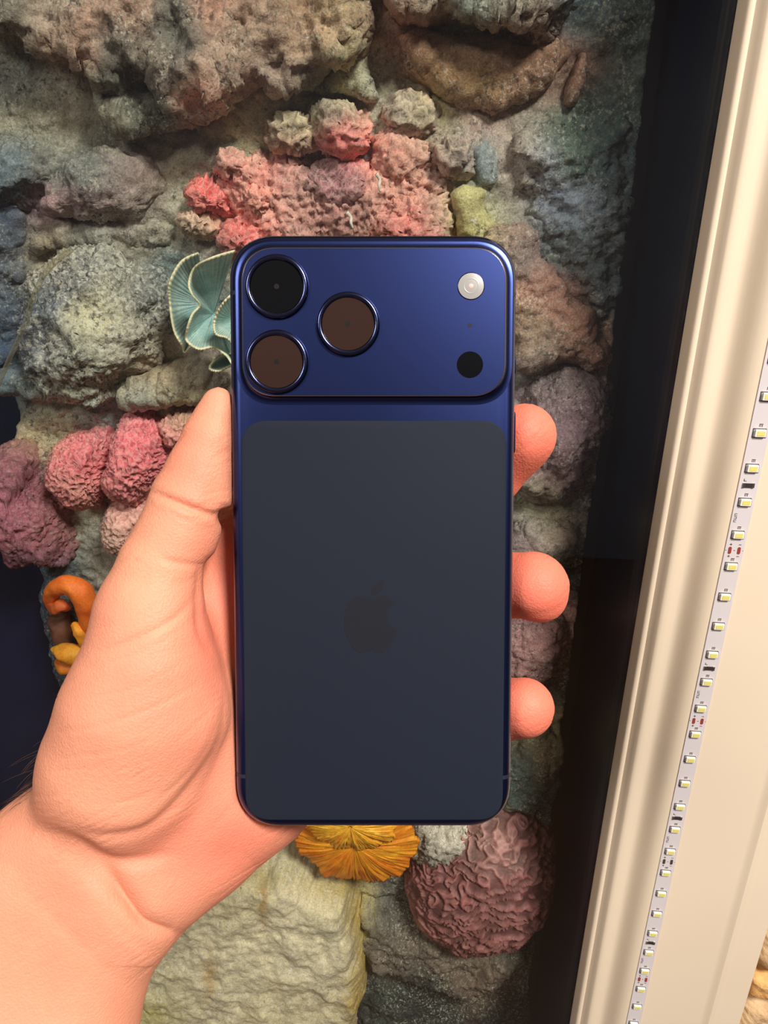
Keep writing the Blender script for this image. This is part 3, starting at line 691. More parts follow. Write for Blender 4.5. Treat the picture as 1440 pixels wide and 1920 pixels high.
rock('honeycomb_coral', 'dark honeycomb coral clump beside the blue grey patch', 'coral', [(806, 272), (840, 256), (876, 262), (890, 300), (874, 330), (836, 330), (812, 306)], yb=0.094, lump=True, H=0.022, style='comb', cell=135, pit=0.0026, tint=(112, 104, 92), tint_amt=0.5, mat=M_CORAL, group='honeycomb corals of the reef')
rock('honeycomb_coral', 'cream honeycomb coral crust above the pink coral bed', 'coral', [(512, 232), (548, 206), (590, 226), (600, 270), (560, 282), (518, 270)], yb=0.094, lump=True, H=0.020, style='comb', cell=170, pit=0.0035, tint=(164, 150, 116), tint_amt=0.45, mat=M_CORAL, group='honeycomb corals of the reef')
rock('honeycomb_coral', 'pale yellow coral crust at the lower left of the pink bed', 'coral', [(338, 404), (370, 396), (410, 404), (404, 432), (366, 440), (340, 428)], yb=0.094, lump=True, H=0.018, style='comb', cell=190, pit=0.0026, tint=(176, 164, 124), tint_amt=0.5, mat=M_CORAL, group='honeycomb corals of the reef')
rock('sponge', 'flat blue grey sponge patch above the yellow sponge', 'sponge', [(880, 268), (908, 258), (936, 270), (942, 320), (930, 350), (900, 356), (880, 320)], H=0.020, amp=0.003, fine=0.0006, tint=(122, 138, 142), tint_amt=0.6, fl=(0.1, 0.25))
rock('sponge', 'flat yellow sponge patch at the top right corner of the phone', 'sponge', [(840, 360), (868, 344), (892, 350), (916, 352), (910, 390), (930, 420), (910, 470), (850, 450), (846, 400)], H=0.024, amp=0.003, fine=0.0006, tint=(190, 178, 116), tint_amt=0.7, fl=(0.08, 0.1))
# pale twigs on the bed
for (u, v_, du, dv, lab) in ((706, 326, 7, 34, 'thin pale twig lying on the pink coral bed'), (650, 398, 12, 30, 'short pale twig near the top edge of the phone')):
    W = [px2w(u + du * k / 3 + (4 if k == 1 else 0), v_ + dv * k / 3, 0.0615 + 0.001 * (k % 2)) for k in range(4)]
    V, f = tube_mesh(W, [0.0011, 0.0009, 0.0008, 0.0005], 10, 4)
    o = mesh_obj('coral_twig', V, f, simple('twig_pale', (222, 206, 190), rough=0.8, bump=(900, 0.4, 0.0005)))
    tag(o, lab, 'coral twig')

# --- left middle
rock('boulder', 'big round grey boulder speckled with white at the left', 'rock',
     [(62, 620), (70, 560), (96, 508), (140, 478), (200, 470), (260, 486), (300, 530), (312, 590), (318, 650), (286, 690), (240, 712), (210, 742), (160, 730), (110, 712), (76, 690)],
     lump=True, H=0.055, edge=0.034, amp=0.009, fine=0.0024, ov=0.004, fl=(0.75, 0.4), mat=M_BOULDER, group=G_ROCK, seed=10)
rock('rock_lip', 'small pale rock lip at the lower left of the boulder', 'rock', [(2, 706), (20, 680), (60, 676), (90, 700), (130, 728), (120, 744), (70, 740), (20, 728)], H=0.034, amp=0.005, fl=(0.5, 0.3), group=G_ROCK, seed=11)
rock('rock_lip', 'tan folded rock lip between the boulder and the thumb', 'rock', [(226, 740), (240, 706), (300, 680), (350, 668), (400, 664), (440, 690), (440, 730), (380, 742), (330, 740), (280, 754)], H=0.038, amp=0.007, ov=0.005, tint=(172, 150, 118), tint_amt=0.25, fl=(0.4, 0.3), group=G_ROCK, seed=12)
rock('rock_slope', 'yellowish sandy rock slope beside the purple coral', 'rock', [(30, 790), (90, 760), (180, 754), (300, 748), (380, 740), (360, 780), (220, 800), (140, 812), (110, 880), (140, 930), (150, 1000), (110, 1050), (60, 1000), (70, 900), (40, 850)], H=0.014, amp=0.005, fine=0.0012, fl=(0.2, 0.15), group=G_ROCK, seed=13)

# --- pink corals at left, purple chunk
pk2 = dict(mat=M_CORAL, group=G_PINK, fl=(0.2, 0.25), amp=0.0028, step=0.001)
rock('pitted_coral', 'square pink pitted coral lump left of the thumb', 'coral', [(104, 870), (118, 822), (150, 808), (205, 806), (214, 840), (212, 900), (196, 946), (160, 948), (132, 920), (108, 894)], yb=0.096, lump=True, H=0.040, edge=0.014, style='pits', cell=250, pit=0.0028, tint=(222, 98, 110), tint_amt=0.65, **pk2)
rock('pitted_coral', 'tall red pink pitted coral lump beside the thumb', 'coral', [(228, 810), (244, 776), (276, 770), (300, 790), (322, 800), (330, 850), (300, 900), (270, 940), (226, 930), (205, 890), (226, 850)], yb=0.094, lump=True, H=0.042, edge=0.016, style='pits', cell=260, pit=0.0028, tint=(228, 92, 108), tint_amt=0.65, **pk2)
rock('pitted_coral', 'small salmon pitted coral knob at the thumb tip', 'coral', [(312, 786), (326, 766), (350, 764), (380, 770), (380, 830), (330, 826)], yb=0.096, lump=True, H=0.032, style='pits', cell=230, pit=0.003, tint=(222, 144, 132), tint_amt=0.55, **pk2)
rock('pitted_coral', 'low pale pink pitted coral lump partly behind the thumb', 'coral', [(204, 960), (216, 930), (250, 926), (300, 930), (300, 1000), (250, 1030), (214, 1018), (202, 990)], yb=0.096, lump=True, H=0.036, edge=0.014, style='pits', cell=260, pit=0.0026, tint=(216, 150, 140), tint_amt=0.5, **pk2)
rock('crusty_coral', 'jagged dark purple coral chunk at the left edge', 'coral', [(-10, 880), (0, 846), (30, 832), (66, 846), (62, 890), (80, 920), (128, 944), (134, 1000), (130, 1056), (90, 1042), (50, 1046), (40, 1016), (0, 1000), (-14, 940)], yb=0.096, lump=True, H=0.044, edge=0.016, jag=0.0045, style='rock', fine=0.0024, amp=0.005, tint=(150, 84, 98), tint_amt=0.55, mat=M_CRUST, fl=(0.3, 0.3), seed=14)

# --- right of the phone
rock('boulder', 'red brown rock shape standing in for an arm reflection, right of the phone lenses', 'rock', [(900, 440), (945, 416), (985, 424), (1010, 462), (1050, 520), (1100, 580), (1140, 640), (1142, 680), (1110, 690), (1040, 680), (980, 700), (920, 640), (890, 540)], H=0.030, edge=0.012, amp=0.007, fine=0.0016, tint=(156, 104, 84), tint_amt=0.45, fl=(0.3, 0.25), group=G_ROCK, seed=15)  # added shape: red tint and diagonal edge imitate a reflection in the glass
rock('boulder', 'purple grey rounded boulder beside the upper fingertip', 'rock', [(1010, 720), (1060, 682), (1110, 690), (1136, 730), (1128, 800), (1100, 850), (1090, 900), (1040, 930), (980, 930), (940, 900), (980, 800)], lump=True, H=0.040, edge=0.02, amp=0.006, fine=0.0018, tint=(128, 98, 106), tint_amt=0.4, fl=(0.35, 0.3), group=G_ROCK, seed=16)
rock('rock_slab', 'dark green rock slab beside the navy side wall at upper right', 'rock', [(960, 250), (1040, 215), (1100, 210), (1180, 220), (1190, 300), (1176, 380), (1170, 470), (1150, 560), (1130, 610), (1080, 540), (1020, 460), (990, 400), (950, 330)], H=0.022, amp=0.008, fine=0.0022, fl=(0.35, 0.35), group=G_ROCK, seed=17)
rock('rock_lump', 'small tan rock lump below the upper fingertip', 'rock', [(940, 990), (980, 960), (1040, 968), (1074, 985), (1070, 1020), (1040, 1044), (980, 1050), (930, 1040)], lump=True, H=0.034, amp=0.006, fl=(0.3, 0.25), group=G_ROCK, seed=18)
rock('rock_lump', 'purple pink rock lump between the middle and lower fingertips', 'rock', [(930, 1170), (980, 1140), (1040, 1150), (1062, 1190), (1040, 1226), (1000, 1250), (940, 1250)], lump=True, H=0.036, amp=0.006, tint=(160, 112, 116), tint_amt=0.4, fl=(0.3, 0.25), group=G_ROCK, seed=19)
rock('rock_slope', 'green rock slope with painted-in shade below the lower fingertip', 'rock', [(900, 1380), (960, 1380), (1020, 1350), (1056, 1380), (1056, 1440), (1040, 1500), (980, 1520), (900, 1500)], H=0.026, amp=0.007, fl=(0.25, 0.3), group=G_ROCK, seed=20)  # takes its darkness from shade painted into the anchors

# --- bottom
rock('brain_coral', 'round dusty purple brain coral with wavy ridges below the phone', 'coral', [(760, 1640), (770, 1590), (800, 1560), (850, 1530), (920, 1505), (985, 1515), (1030, 1560), (1042, 1620), (1030, 1680), (985, 1725), (920, 1742), (850, 1738), (800, 1710), (770, 1680)],
     yb=0.104, lump=True, H=0.066, edge=0.045, amp=0.002, style='meander', pit=0.0032, jag=0.0012, tint=(160, 98, 96), tint_amt=0.85, fl=(0.12, 0.1), mat=M_SOFT, step=0.001, ov=0.004)
rock('rock_lump', 'white crusty rock lump between the orange disc and the brain coral', 'rock', [(770, 1570), (790, 1530), (850, 1525), (890, 1545), (880, 1580), (840, 1600), (800, 1596)], yb=0.09, lump=True, H=0.032, amp=0.006, fine=0.003, tint=(206, 194, 178), tint_amt=0.6, fl=(0.4, 0.3), group=G_ROCK, seed=21)
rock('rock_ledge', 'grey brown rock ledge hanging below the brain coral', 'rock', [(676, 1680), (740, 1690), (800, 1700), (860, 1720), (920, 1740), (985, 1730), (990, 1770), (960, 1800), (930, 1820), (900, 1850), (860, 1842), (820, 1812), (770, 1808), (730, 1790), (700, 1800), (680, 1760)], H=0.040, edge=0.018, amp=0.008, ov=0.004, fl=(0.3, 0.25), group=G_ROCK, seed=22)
rock('bottom_rock', 'green rock with painted-in shade at the bottom right of the reef', 'rock', [(660, 1830), (740, 1800), (820, 1820), (900, 1860), (990, 1850), (1000, 2000), (660, 2000)], H=0.022, amp=0.007, fl=(0.2, 0.3), group=G_ROCK, seed=23)  # shade of the lower reef is part of this rock's colour
rock('rock_slab', 'large cream yellow flat rock slab at the bottom below the hand', 'rock', [(200, 1720), (300, 1640), (420, 1600), (540, 1590), (600, 1630), (655, 1650), (668, 1690), (680, 1750), (690, 1830), (670, 1880), (660, 2010), (160, 2010)],
     yb=0.098, H=0.058, edge=0.010, amp=0.004, fine=0.0009, mat=M_SLAB, style='strata', tint=(216, 200, 168), tint_amt=0.75, fl=(0.25, 0.12), group=G_ROCK, seed=24,
     spots=((670, 1700, 22, 60, (206, 172, 84), 0.9), (684, 1790, 20, 70, (206, 172, 84), 0.9), (676, 1880, 30, 60, (196, 160, 70), 0.9), (640, 1660, 60, 22, (196, 166, 86), 0.8), (494, 1690, 9, 44, (176, 130, 56), 0.8), (392, 1830, 12, 40, (186, 142, 74), 0.7), (290, 1900, 40, 30, (186, 168, 70), 0.6), (440, 1640, 120, 24, (178, 160, 84), 0.5)))

# --- orange mushroom disc: two layered gilled caps
def gill_cap(name, cu_, cv_, y, ru, rv, parent, seed, a0, a1, depth, hue):
    nA, nR = 220, 26
    A = np.linspace(a0, a1, nA); R = np.linspace(0.05, 1, nR)
    ag, rg = np.meshgrid(A, R, indexing='ij'); ag, rg = ag.ravel(), rg.ravel()
    c = px2w(cu_, cv_, y)
    ex = abs(px2w(cu_ + ru, cv_, y)[0] - c[0]); ez = abs(px2w(cu_, cv_ + rv, y)[2] - c[2])
    wob = 1 + 0.03 * np.array([math.sin(9 * a + seed) + 0.6 * math.sin(23 * a + 2 * seed) for a in ag]) * rg
    P = np.stack([np.cos(ag) * 3, np.sin(ag) * 3, np.full(ag.size, seed)], 1)
    gill = np.abs(np.sin(ag * 64 + 2.5 * perlin(P * 3) + 1.5 * perlin(np.stack([ag * 6, rg * 3, ag * 0 + seed], 1))))
    x = c[0] + ex * rg * wob * np.cos(ag); z = c[2] - ez * rg * wob * np.sin(ag)
    yy = c[1] - depth * (1 - rg ** 2) - 0.0022 * gill * np.clip(rg * 1.6, 0, 1) + 0.004 * perlin(P * 1.2) * rg
    z = z - 0.004 * rg ** 2
    V = np.stack([x, yy, z], 1)
    i = np.arange(nA * nR).reshape(nA, nR)
    Q = np.stack([i[:-1, :-1], i[:-1, 1:], i[1:, 1:], i[1:, :-1]], -1).reshape(-1, 4)
    n3 = fbm(np.stack([ag * 5, rg * 2.5, ag * 0 + seed], 1), 3)[:, None]
    c_a, c_b, c_c = lin(hue[0]), lin(hue[1]), lin(hue[2])
    t = np.clip(0.5 + 1.1 * n3 + 0.25 * (0.5 - rg[:, None]), 0, 1)
    col = c_a * t + c_b * (1 - t); k = np.clip(1 - gill * 2.2, 0, 1)[:, None] * 0.55; col = col * (1 - k) + c_c * k
    o = mesh_obj(name, V, Q[:, ::-1], M_SOFT, parent, True, col=col, origin=np.array(parent.location))
    o.location = (0, 0, 0)
    s = o.modifiers.new('thick', 'SOLIDIFY'); s.thickness = 0.0035; s.offset = -1
    return o
oc = empty('disc_coral', px2w(668, 1560, 0.075)); tag(oc, 'bright orange gilled disc coral below the bottom edge of the phone', 'coral')
gill_cap('gill_cap', 668, 1560, 0.052, 116, 84, oc, 1.3, 0, 2 * math.pi, 0.012, ((246, 172, 40), (238, 128, 28), (178, 78, 20)))
gill_cap('gill_cap', 660, 1535, 0.040, 84, 46, oc, 4.1, 0, 2 * math.pi, 0.008, ((248, 196, 60), (244, 150, 36), (190, 96, 26)))

# --- orange sponge at the left, half hidden by the hand
os_ = empty('orange_sponge', px2w(130, 1180, 0.09)); tag(os_, 'curled bright orange sponge half hidden behind the edge of the hand', 'sponge')
def orange_part(name, path, radii, c1, c2, flat=0.75):
    W = [px2w(u, v_, y) for (u, v_, y) in path]
    V, f = tube_mesh(W, radii)
    Nn = fbm(V * 90.0, 4)
    cen = V.mean(0)
    V = V + 0.0022 * np.stack([fbm(V * 120.0, 3), fbm(V * 120.0 + 5, 3), fbm(V * 120.0 + 9, 3)], 1)
    t = np.clip(0.5 + 0.9 * fbm(V * 60.0 + 3, 3), 0, 1)[:, None]
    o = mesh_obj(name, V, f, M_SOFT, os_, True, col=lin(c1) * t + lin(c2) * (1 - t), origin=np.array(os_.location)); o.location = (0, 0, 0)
    m = o.modifiers.new('sub', 'SUBSURF'); m.levels = 1; m.render_levels = 1
    return o
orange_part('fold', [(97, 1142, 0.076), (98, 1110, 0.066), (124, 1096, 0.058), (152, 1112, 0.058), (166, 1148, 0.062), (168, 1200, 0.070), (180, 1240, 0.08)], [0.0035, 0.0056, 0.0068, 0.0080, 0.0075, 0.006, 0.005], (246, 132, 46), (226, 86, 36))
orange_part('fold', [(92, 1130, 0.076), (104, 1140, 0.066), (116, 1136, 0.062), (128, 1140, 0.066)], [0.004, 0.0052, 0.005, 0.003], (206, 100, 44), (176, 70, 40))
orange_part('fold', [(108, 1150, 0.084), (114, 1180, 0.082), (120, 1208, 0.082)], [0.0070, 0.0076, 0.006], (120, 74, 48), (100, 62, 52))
orange_part('fold', [(140, 1172, 0.064), (148, 1184, 0.060), (160, 1204, 0.064)], [0.003, 0.0044, 0.004], (248, 176, 52), (240, 140, 40))
orange_part('fold', [(98, 1218, 0.068), (112, 1222, 0.064), (130, 1226, 0.062), (160, 1230, 0.066)], [0.0022, 0.0056, 0.0078, 0.008], (240, 170, 50), (224, 110, 34))
orange_part('fold', [(108, 1240, 0.072), (122, 1250, 0.068), (150, 1252, 0.068)], [0.0028, 0.0062, 0.007], (236, 150, 44), (206, 88, 30))

# --- teal ruffled coral: nested folded leaves
tc_ = empty('ruffled_coral', px2w(390, 690, 0.09)); tag(tc_, 'pale teal ruffled leaf coral beside the left edge of the phone', 'coral')
def ruffle(name, rim, hub, yr, yh, curl, seed):
    """leaf spanned between a hub and a wavy rim given in the wall plane; the rim curls to the front and is pale"""
    n, m = 150, 24
    Pr = np.array(rim, float)
    tt = np.linspace(0, len(Pr) - 1, n); ii = np.clip(tt.astype(int), 0, len(Pr) - 2); fr_ = tt - ii
    def cm(i, t):
        p0, p1, p2, p3 = Pr[max(i - 1, 0)], Pr[i], Pr[i + 1], Pr[min(i + 2, len(Pr) - 1)]
        return 0.5 * ((2 * p1) + (-p0 + p2) * t + (2 * p0 - 5 * p1 + 4 * p2 - p3) * t * t + (-p0 + 3 * p1 - 3 * p2 + p3) * t ** 3)
    R_ = np.array([cm(i, t) for i, t in zip(ii, fr_)])
    s = np.linspace(0, 1, m)
    V, S_, A_ = [], [], []
    for k in range(n):
        for sj in s:
            u = hub[0] + (R_[k, 0] - hub[0]) * sj; v_ = hub[1] + (R_[k, 1] - hub[1]) * sj
            y = yh + (yr - yh) * sj ** 1.3 + 0.003 * math.sin(tt[k] * 2.4 + seed) * sj ** 2 - curl * max(sj - 0.82, 0) * 0.03
            y -= 0.0008 * abs(math.sin(tt[k] * 16 + seed + 0.8 * math.sin(tt[k] * 5))) * min(1, sj * 2)
            V.append(px2w(u, v_, y)); S_.append(sj); A_.append(tt[k])
    V = np.array(V); S_ = np.array(S_); A_ = np.array(A_)
    i = np.arange(n * m).reshape(n, m)
    Q = np.stack([i[:-1, :-1], i[1:, :-1], i[1:, 1:], i[:-1, 1:]], -1).reshape(-1, 4)
    a = lin((136, 178, 176)); b_ = lin((196, 216, 208)); e_ = lin((228, 218, 178)); dk = lin((92, 140, 140))
    ln = np.abs(np.sin(A_ * 16 + seed + 0.8 * np.sin(A_ * 5)))[:, None]
    t = np.clip(0.45 + 0.8 * fbm(V * 110.0 + seed, 3), 0, 1)[:, None]
    c = a * (1 - t) + b_ * t; c = c * (1 - 0.45 * (1 - ln)) + dk * 0.45 * (1 - ln)
    st_ = (sstep(0.75, 1.0, ln[:, 0]) * sstep(0.5, 0.9, S_) * 0.6)[:, None]; c = c * (1 - st_) + lin((222, 226, 206)) * st_
    ed = sstep(0.955, 0.99, S_)[:, None]; c = c * (1 - ed) + e_ * ed
    o = mesh_obj(name, V, Q, M_SOFT, tc_, True, col=c, origin=np.array(tc_.location)); o.location = (0, 0, 0)
    sd = o.modifiers.new('thick', 'SOLIDIFY'); sd.thickness = 0.0010; sd.offset = 0
    return o
ruffle('leaf', [(372, 474), (340, 490), (318, 530), (318, 570), (326, 620), (342, 650), (346, 662), (360, 650), (380, 660)], (384, 570), 0.058, 0.084, 1.0, 0.3)
ruffle('leaf', [(440, 470), (400, 482), (366, 500), (354, 530), (360, 552), (374, 572), (360, 590), (350, 620), (350, 640), (372, 655), (400, 652), (425, 668), (445, 690), (470, 640)], (400, 588), 0.040, 0.066, 1.4, 1.7)
ruffle('leaf', [(450, 540), (420, 566), (402, 600), (404, 626), (425, 634), (450, 650), (480, 600)], (440, 600), 0.034, 0.052, 1.0, 2.9)
ruffle('leaf', [(450, 660), (412, 668), (392, 690), (410, 696), (440, 684), (470, 690)], (440, 670), 0.050, 0.068, 1.0, 4.0)

# --- clear air hose at the left
pth = [(135, 468, 0.040), (110, 486, 0.034), (82, 516, 0.030), (62, 560, 0.029), (46, 610, 0.030), (20, 668, 0.032), (-8, 730, 0.036), (-60, 840, 0.044)]
V, f = tube_mesh([px2w(*p) for p in pth], [0.0013] * len(pth), 14, 8)
ho_ = mesh_obj('air_hose', V, f)
mh = bpy.data.materials.new('clear_vinyl'); mh.use_nodes = True
nt = mh.node_tree; b = nt.nodes['Principled BSDF']
setp(b, Base_Color=L4(170, 165, 150), Roughness=0.15, Specular_IOR_Level=0.8)
mixh = nt.nodes.new('ShaderNodeMixShader'); trh = nt.nodes.new('ShaderNodeBsdfTransparent'); trh.inputs[0].default_value = (0.85, 0.83, 0.75, 1)
lw = nt.nodes.new('ShaderNodeLayerWeight'); lw.inputs['Blend'].default_value = 0.35
mrh = nt.nodes.new('ShaderNodeMapRange'); mrh.inputs['To Min'].default_value = 0.06; mrh.inputs['To Max'].default_value = 0.8
nt.links.new(lw.outputs['Facing'], mrh.inputs['Value']); nt.links.new(mrh.outputs[0], mixh.inputs[0]); nt.links.new(trh.outputs[0], mixh.inputs[1]); nt.links.new(b.outputs[0], mixh.inputs[2])
nt.links.new(mixh.outputs[0], nt.nodes['Material Output'].inputs[0])
ho_.data.materials.append(mh)
tag(ho_, 'thin clear air hose curving down past the grey boulder', 'hose')

# ================================================================== PHONE
ZTOP, ZBOT = 199.3, 210.0
pt = np.array([(699 - 720) * ZTOP / F, (437 - 960) * ZTOP / F, ZTOP])
pb = np.array([(700 - 720) * ZBOT / F, (1555 - 960) * ZBOT / F, ZBOT])
ax_up = (pt - pb); PH_H = np.linalg.norm(ax_up); ax_up /= PH_H
ax_r = np.array([1.0, 0, 0]); ax_r -= ax_up * ax_r.dot(ax_up); ax_r /= np.linalg.norm(ax_r)
ax_n = np.cross(ax_r, ax_up)                                # camera space is (right, down, depth): check sign below
if ax_n[2] > 0: ax_n = -ax_n                                # normal points to the camera
pc = (pt + pb) / 2
def csdir(d): return d[0] * RIGHT - d[1] * UP + d[2] * FWD
PM = Matrix.Identity(4)
_o = cs(pc[None])[0]
for i in range(3):
    PM[i][0] = csdir(ax_r)[i]; PM[i][1] = csdir(ax_up)[i]; PM[i][2] = csdir(ax_n)[i]; PM[i][3] = _o[i]
phone = empty('phone', mw=PM)
tag(phone, 'dark blue smartphone held upright, its back with three round lenses to the viewer', 'phone')
HW, HH, TK = 0.0388, PH_H / 2000.0, 0.00875                # half width, half height, thickness (back face at local z = 0)
def ppx(u, v):
    """photo pixel -> phone-local x, y on the back face"""
    d = np.array([(u - 720) / F, (v - 960) / F, 1.0])
    t = pc.dot(ax_n) / d.dot(ax_n)
    q = d * t - pc
    return q.dot(ax_r) / 1000, q.dot(ax_up) / 1000

def rrect(hw, hh, r, n=14, cx=0, cy=0, p=2.35):
    pts = []
    for (sx, sy, a0) in ((1, 1, 0), (-1, 1, 1), (-1, -1, 2), (1, -1, 3)):
        for k in range(n + 1):
            a = (a0 + k / n) * math.pi / 2
            c, s = math.cos(a), math.sin(a)
            ex = math.copysign(abs(c) ** (2 / p), c); ey = math.copysign(abs(s) ** (2 / p), s)
            pts.append((cx + sx * (hw - r) + r * ex, cy + sy * (hh - r) + r * ey))
    return pts
def loft(rings, cap0=True, cap1=True):
    n = len(rings[0]); v = [p for r in rings for p in r]; f = []
    for k in range(len(rings) - 1):
        for i in range(n):
            j = (i + 1) % n
            f.append((k * n + i, k * n + j, (k + 1) * n + j, (k + 1) * n + i))
    if cap0: f.append(tuple(range(n))[::-1])
    if cap1: f.append(tuple((len(rings) - 1) * n + i for i in range(n)))
    return v, f
def ring3(pts, z): return [(x, y, z) for x, y in pts]
def split(o, ang=35):
    m = o.modifiers.new('split', 'EDGE_SPLIT'); m.split_angle = math.radians(ang); return o

def metal(name, rgb, rough, bump=0.0, coat=0.0):
    m, nt, b = nodes(name)
    setp(b, Base_Color=L4(*rgb), Metallic=1.0, Roughness=rough, Coat_Weight=coat, Coat_Roughness=0.28)
    if bump:
        tc = nt.nodes.new('ShaderNodeTexCoord'); n = nt.nodes.new('ShaderNodeTexNoise')
        n.inputs['Scale'].default_value = 9000; n.inputs['Detail'].default_value = 2
        nt.links.new(tc.outputs['Object'], n.inputs['Vector'])
        bp = nt.nodes.new('ShaderNodeBump'); bp.inputs['Strength'].default_value = bump; bp.inputs['Distance'].default_value = 0.00005
        nt.links.new(n.outputs['Fac'], bp.inputs['Height']); nt.links.new(bp.outputs[0], b.inputs['Normal'])
    return m
M_ANOD = metal('blue_anodised_metal', (36, 52, 112), 0.30, 0.06, 0.5)
M_EDGE = metal('bare_bright_edge', (190, 190, 205), 0.22)
M_BAND = simple('antenna_plastic', (26, 28, 48), rough=0.5)
M_BACK = simple('matte_back_glass', (30, 35, 46), rough=0.6, spec=0.10)
M_LOGO = simple('glossy_logo', (32, 33, 40), rough=0.42, spec=0.16)
M_SCREEN = simple('black_screen_glass', (8, 8, 10), rough=0.08)
M_LGLASS = simple('lens_glass', (14, 15, 18), rough=0.12, spec=0.25)
M_LBROWN = simple('lens_brown_reflection', (50, 35, 31), rough=0.10, spec=0.5)  # brown reflection of the room painted into the glass colour
M_LDARK = simple('lens_barrel', (10, 10, 12), rough=0.3)
M_LENSRING = metal('lens_ring_metal', (66, 72, 108), 0.2)
M_FLASH = simple('flash_diffuser', (150, 147, 144), rough=0.3, spec=0.6)

# body: rounded slab
RC = 0.0128
prof_b = []
ra = 0.0030
for k in range(9):                                          # back edge fillet
    a = k / 8 * math.pi / 2
    prof_b.append((ra * (1 - math.sin(a)), -ra * (1 - math.cos(a))))
for k in range(9):
    a = k / 8 * math.pi / 2
    prof_b.append((0.0026 * (1 - math.cos(a)), -(TK - 0.0026) - 0.0026 * math.sin(a)))
rings = [ring3(rrect(HW - i_, HH - i_, RC - i_ * 0.6), z) for i_, z in prof_b]
v, f = loft(rings)
f = [q[::-1] for q in f]
body = split(mesh_obj('body', v, f, M_ANOD, phone), 50)

# camera plateau: concave sweep up from the body, then a crisp rim
x0, y1 = ppx(456, 469); x1, y0 = ppx(944, 744)
pcx, pcy, phw, phh = (x0 + x1) / 2, (y0 + y1) / 2, (x1 - x0) / 2, (y1 - y0) / 2
PHT = 0.0024
pr = []
for k in range(8):                                          # concave fillet
    a = k / 7 * math.pi / 2
    pr.append((0.0022 * (1 - math.sin(a)), 0.00002 + 0.0019 * (1 - math.cos(a))))
pr += [(0.0, PHT - 0.0002), (-0.0002, PHT)]
rings = [ring3(rrect(phw + e, phh + e, 0.0092 + e * 0.7, cx=pcx, cy=pcy), z) for e, z in pr]
v, f = loft(rings, cap0=False)
plat = split(mesh_obj('camera_plateau', v, f, M_ANOD, phone), 40)
rr = [ring3(rrect(phw + e, phh + e, 0.0092, cx=pcx, cy=pcy), z) for e, z in ((0.00006, PHT - 0.00018), (0.00004, PHT - 0.00004), (-0.00016, PHT + 0.00003))]
v, f = loft(rr, False, False)
mesh_obj('plateau_rim', v, f, M_EDGE, plat)

def lathe(prof, cx, cy, n=48):
    v, f = [], []
    for (r, z) in prof:
        for k in range(n):
            a = 2 * math.pi * k / n
            v.append((cx + r * math.cos(a), cy + r * math.sin(a), z))
    for i in range(len(prof) - 1):
        for k in range(n):
            j = (k + 1) % n
            f.append((i * n + k, i * n + j, (i + 1) * n + j, (i + 1) * n + k))
    return v, f
def disc(r, cx, cy, z, dome=0.0, n=40, m=6):
    prof = [(r * (1 - i / m) + 1e-6, z + dome * (1 - (1 - i / m) ** 2)) for i in range(m + 1)]
    v, f = lathe(prof, cx, cy, n)
    return v, f
for (u, v_, gm_) in ((519, 535, M_LGLASS), (519, 676, M_LBROWN), (653, 605, M_LBROWN)):
    cx, cy = ppx(u, v_); cx *= 0.985; cy *= 0.985
    z = PHT
    v, f = lathe([(0.00850, z - 0.0001), (0.00846, z + 0.0006), (0.0082, z + 0.00115), (0.00775, z + 0.00135), (0.0073, z + 0.0013), (0.0070, z + 0.0011), (0.0069, z + 0.0008), (0.0069, z + 0.0003)], cx, cy)
    lens = mesh_obj('camera_lens', v, f, M_LENSRING, phone)
    v, f = disc(0.0070, cx, cy, z + 0.00075, 0.00006)
    mesh_obj('lens_glass', v, f, gm_, lens)
    v, f = disc(0.0007, cx, cy, z + 0.00084, 0.0, 20, 3)
    mesh_obj('lens_core', v, f, M_LDARK, lens)
# flash, microphone, depth sensor
cx, cy = ppx(884, 533); cx *= 0.985; cy *= 0.985
v, f = disc(0.0035, cx, cy, PHT + 0.00006, 0.0002)
fl = mesh_obj('flash', v, f, M_FLASH, phone)
v, f = lathe([(0.00355, PHT), (0.0036, PHT + 0.00012), (0.0034, PHT + 0.00012)], cx, cy); mesh_obj('flash_ring', v, f, M_LENSRING, fl)
v, f = lathe([(0.0021, PHT + 0.0002), (0.0019, PHT + 0.00026), (0.0017, PHT + 0.0002)], cx, cy); mesh_obj('flash_ridge', v, f, M_FLASH, fl)
v, f = disc(0.0006, cx, cy, PHT + 0.00028, 0.00012, 16, 3); mesh_obj('flash_emitter', v, f, simple('flash_core', (226, 180, 170), rough=0.4), fl)
cx, cy = ppx(882, 607); v, f = disc(0.00055, cx * 0.985, cy * 0.985, PHT + 0.00004, 0, 16, 2); mesh_obj('microphone_hole', v, f, M_LDARK, phone)
cx, cy = ppx(882, 681); v, f = disc(0.0035, cx * 0.985, cy * 0.985, PHT + 0.00006, 0.00004); mesh_obj('depth_sensor', v, f, M_LGLASS, phone)

# back panel
x0, y1 = ppx(452, 789); x1, y0 = ppx(942, 1537)
bcx, bcy, bhw, bhh = (x0 + x1) / 2, (y0 + y1) / 2, (x1 - x0) / 2, (y1 - y0) / 2
rings = [ring3(rrect(bhw - e, bhh - e, 0.0072 - e, cx=bcx, cy=bcy), z) for e, z in ((0, -0.0004), (0, 0.00008), (0.0001, 0.00016), (0.0003, 0.0002))]
v, f = loft(rings, False, True)
panel = split(mesh_obj('back_panel', v, f, M_BACK, phone), 40)

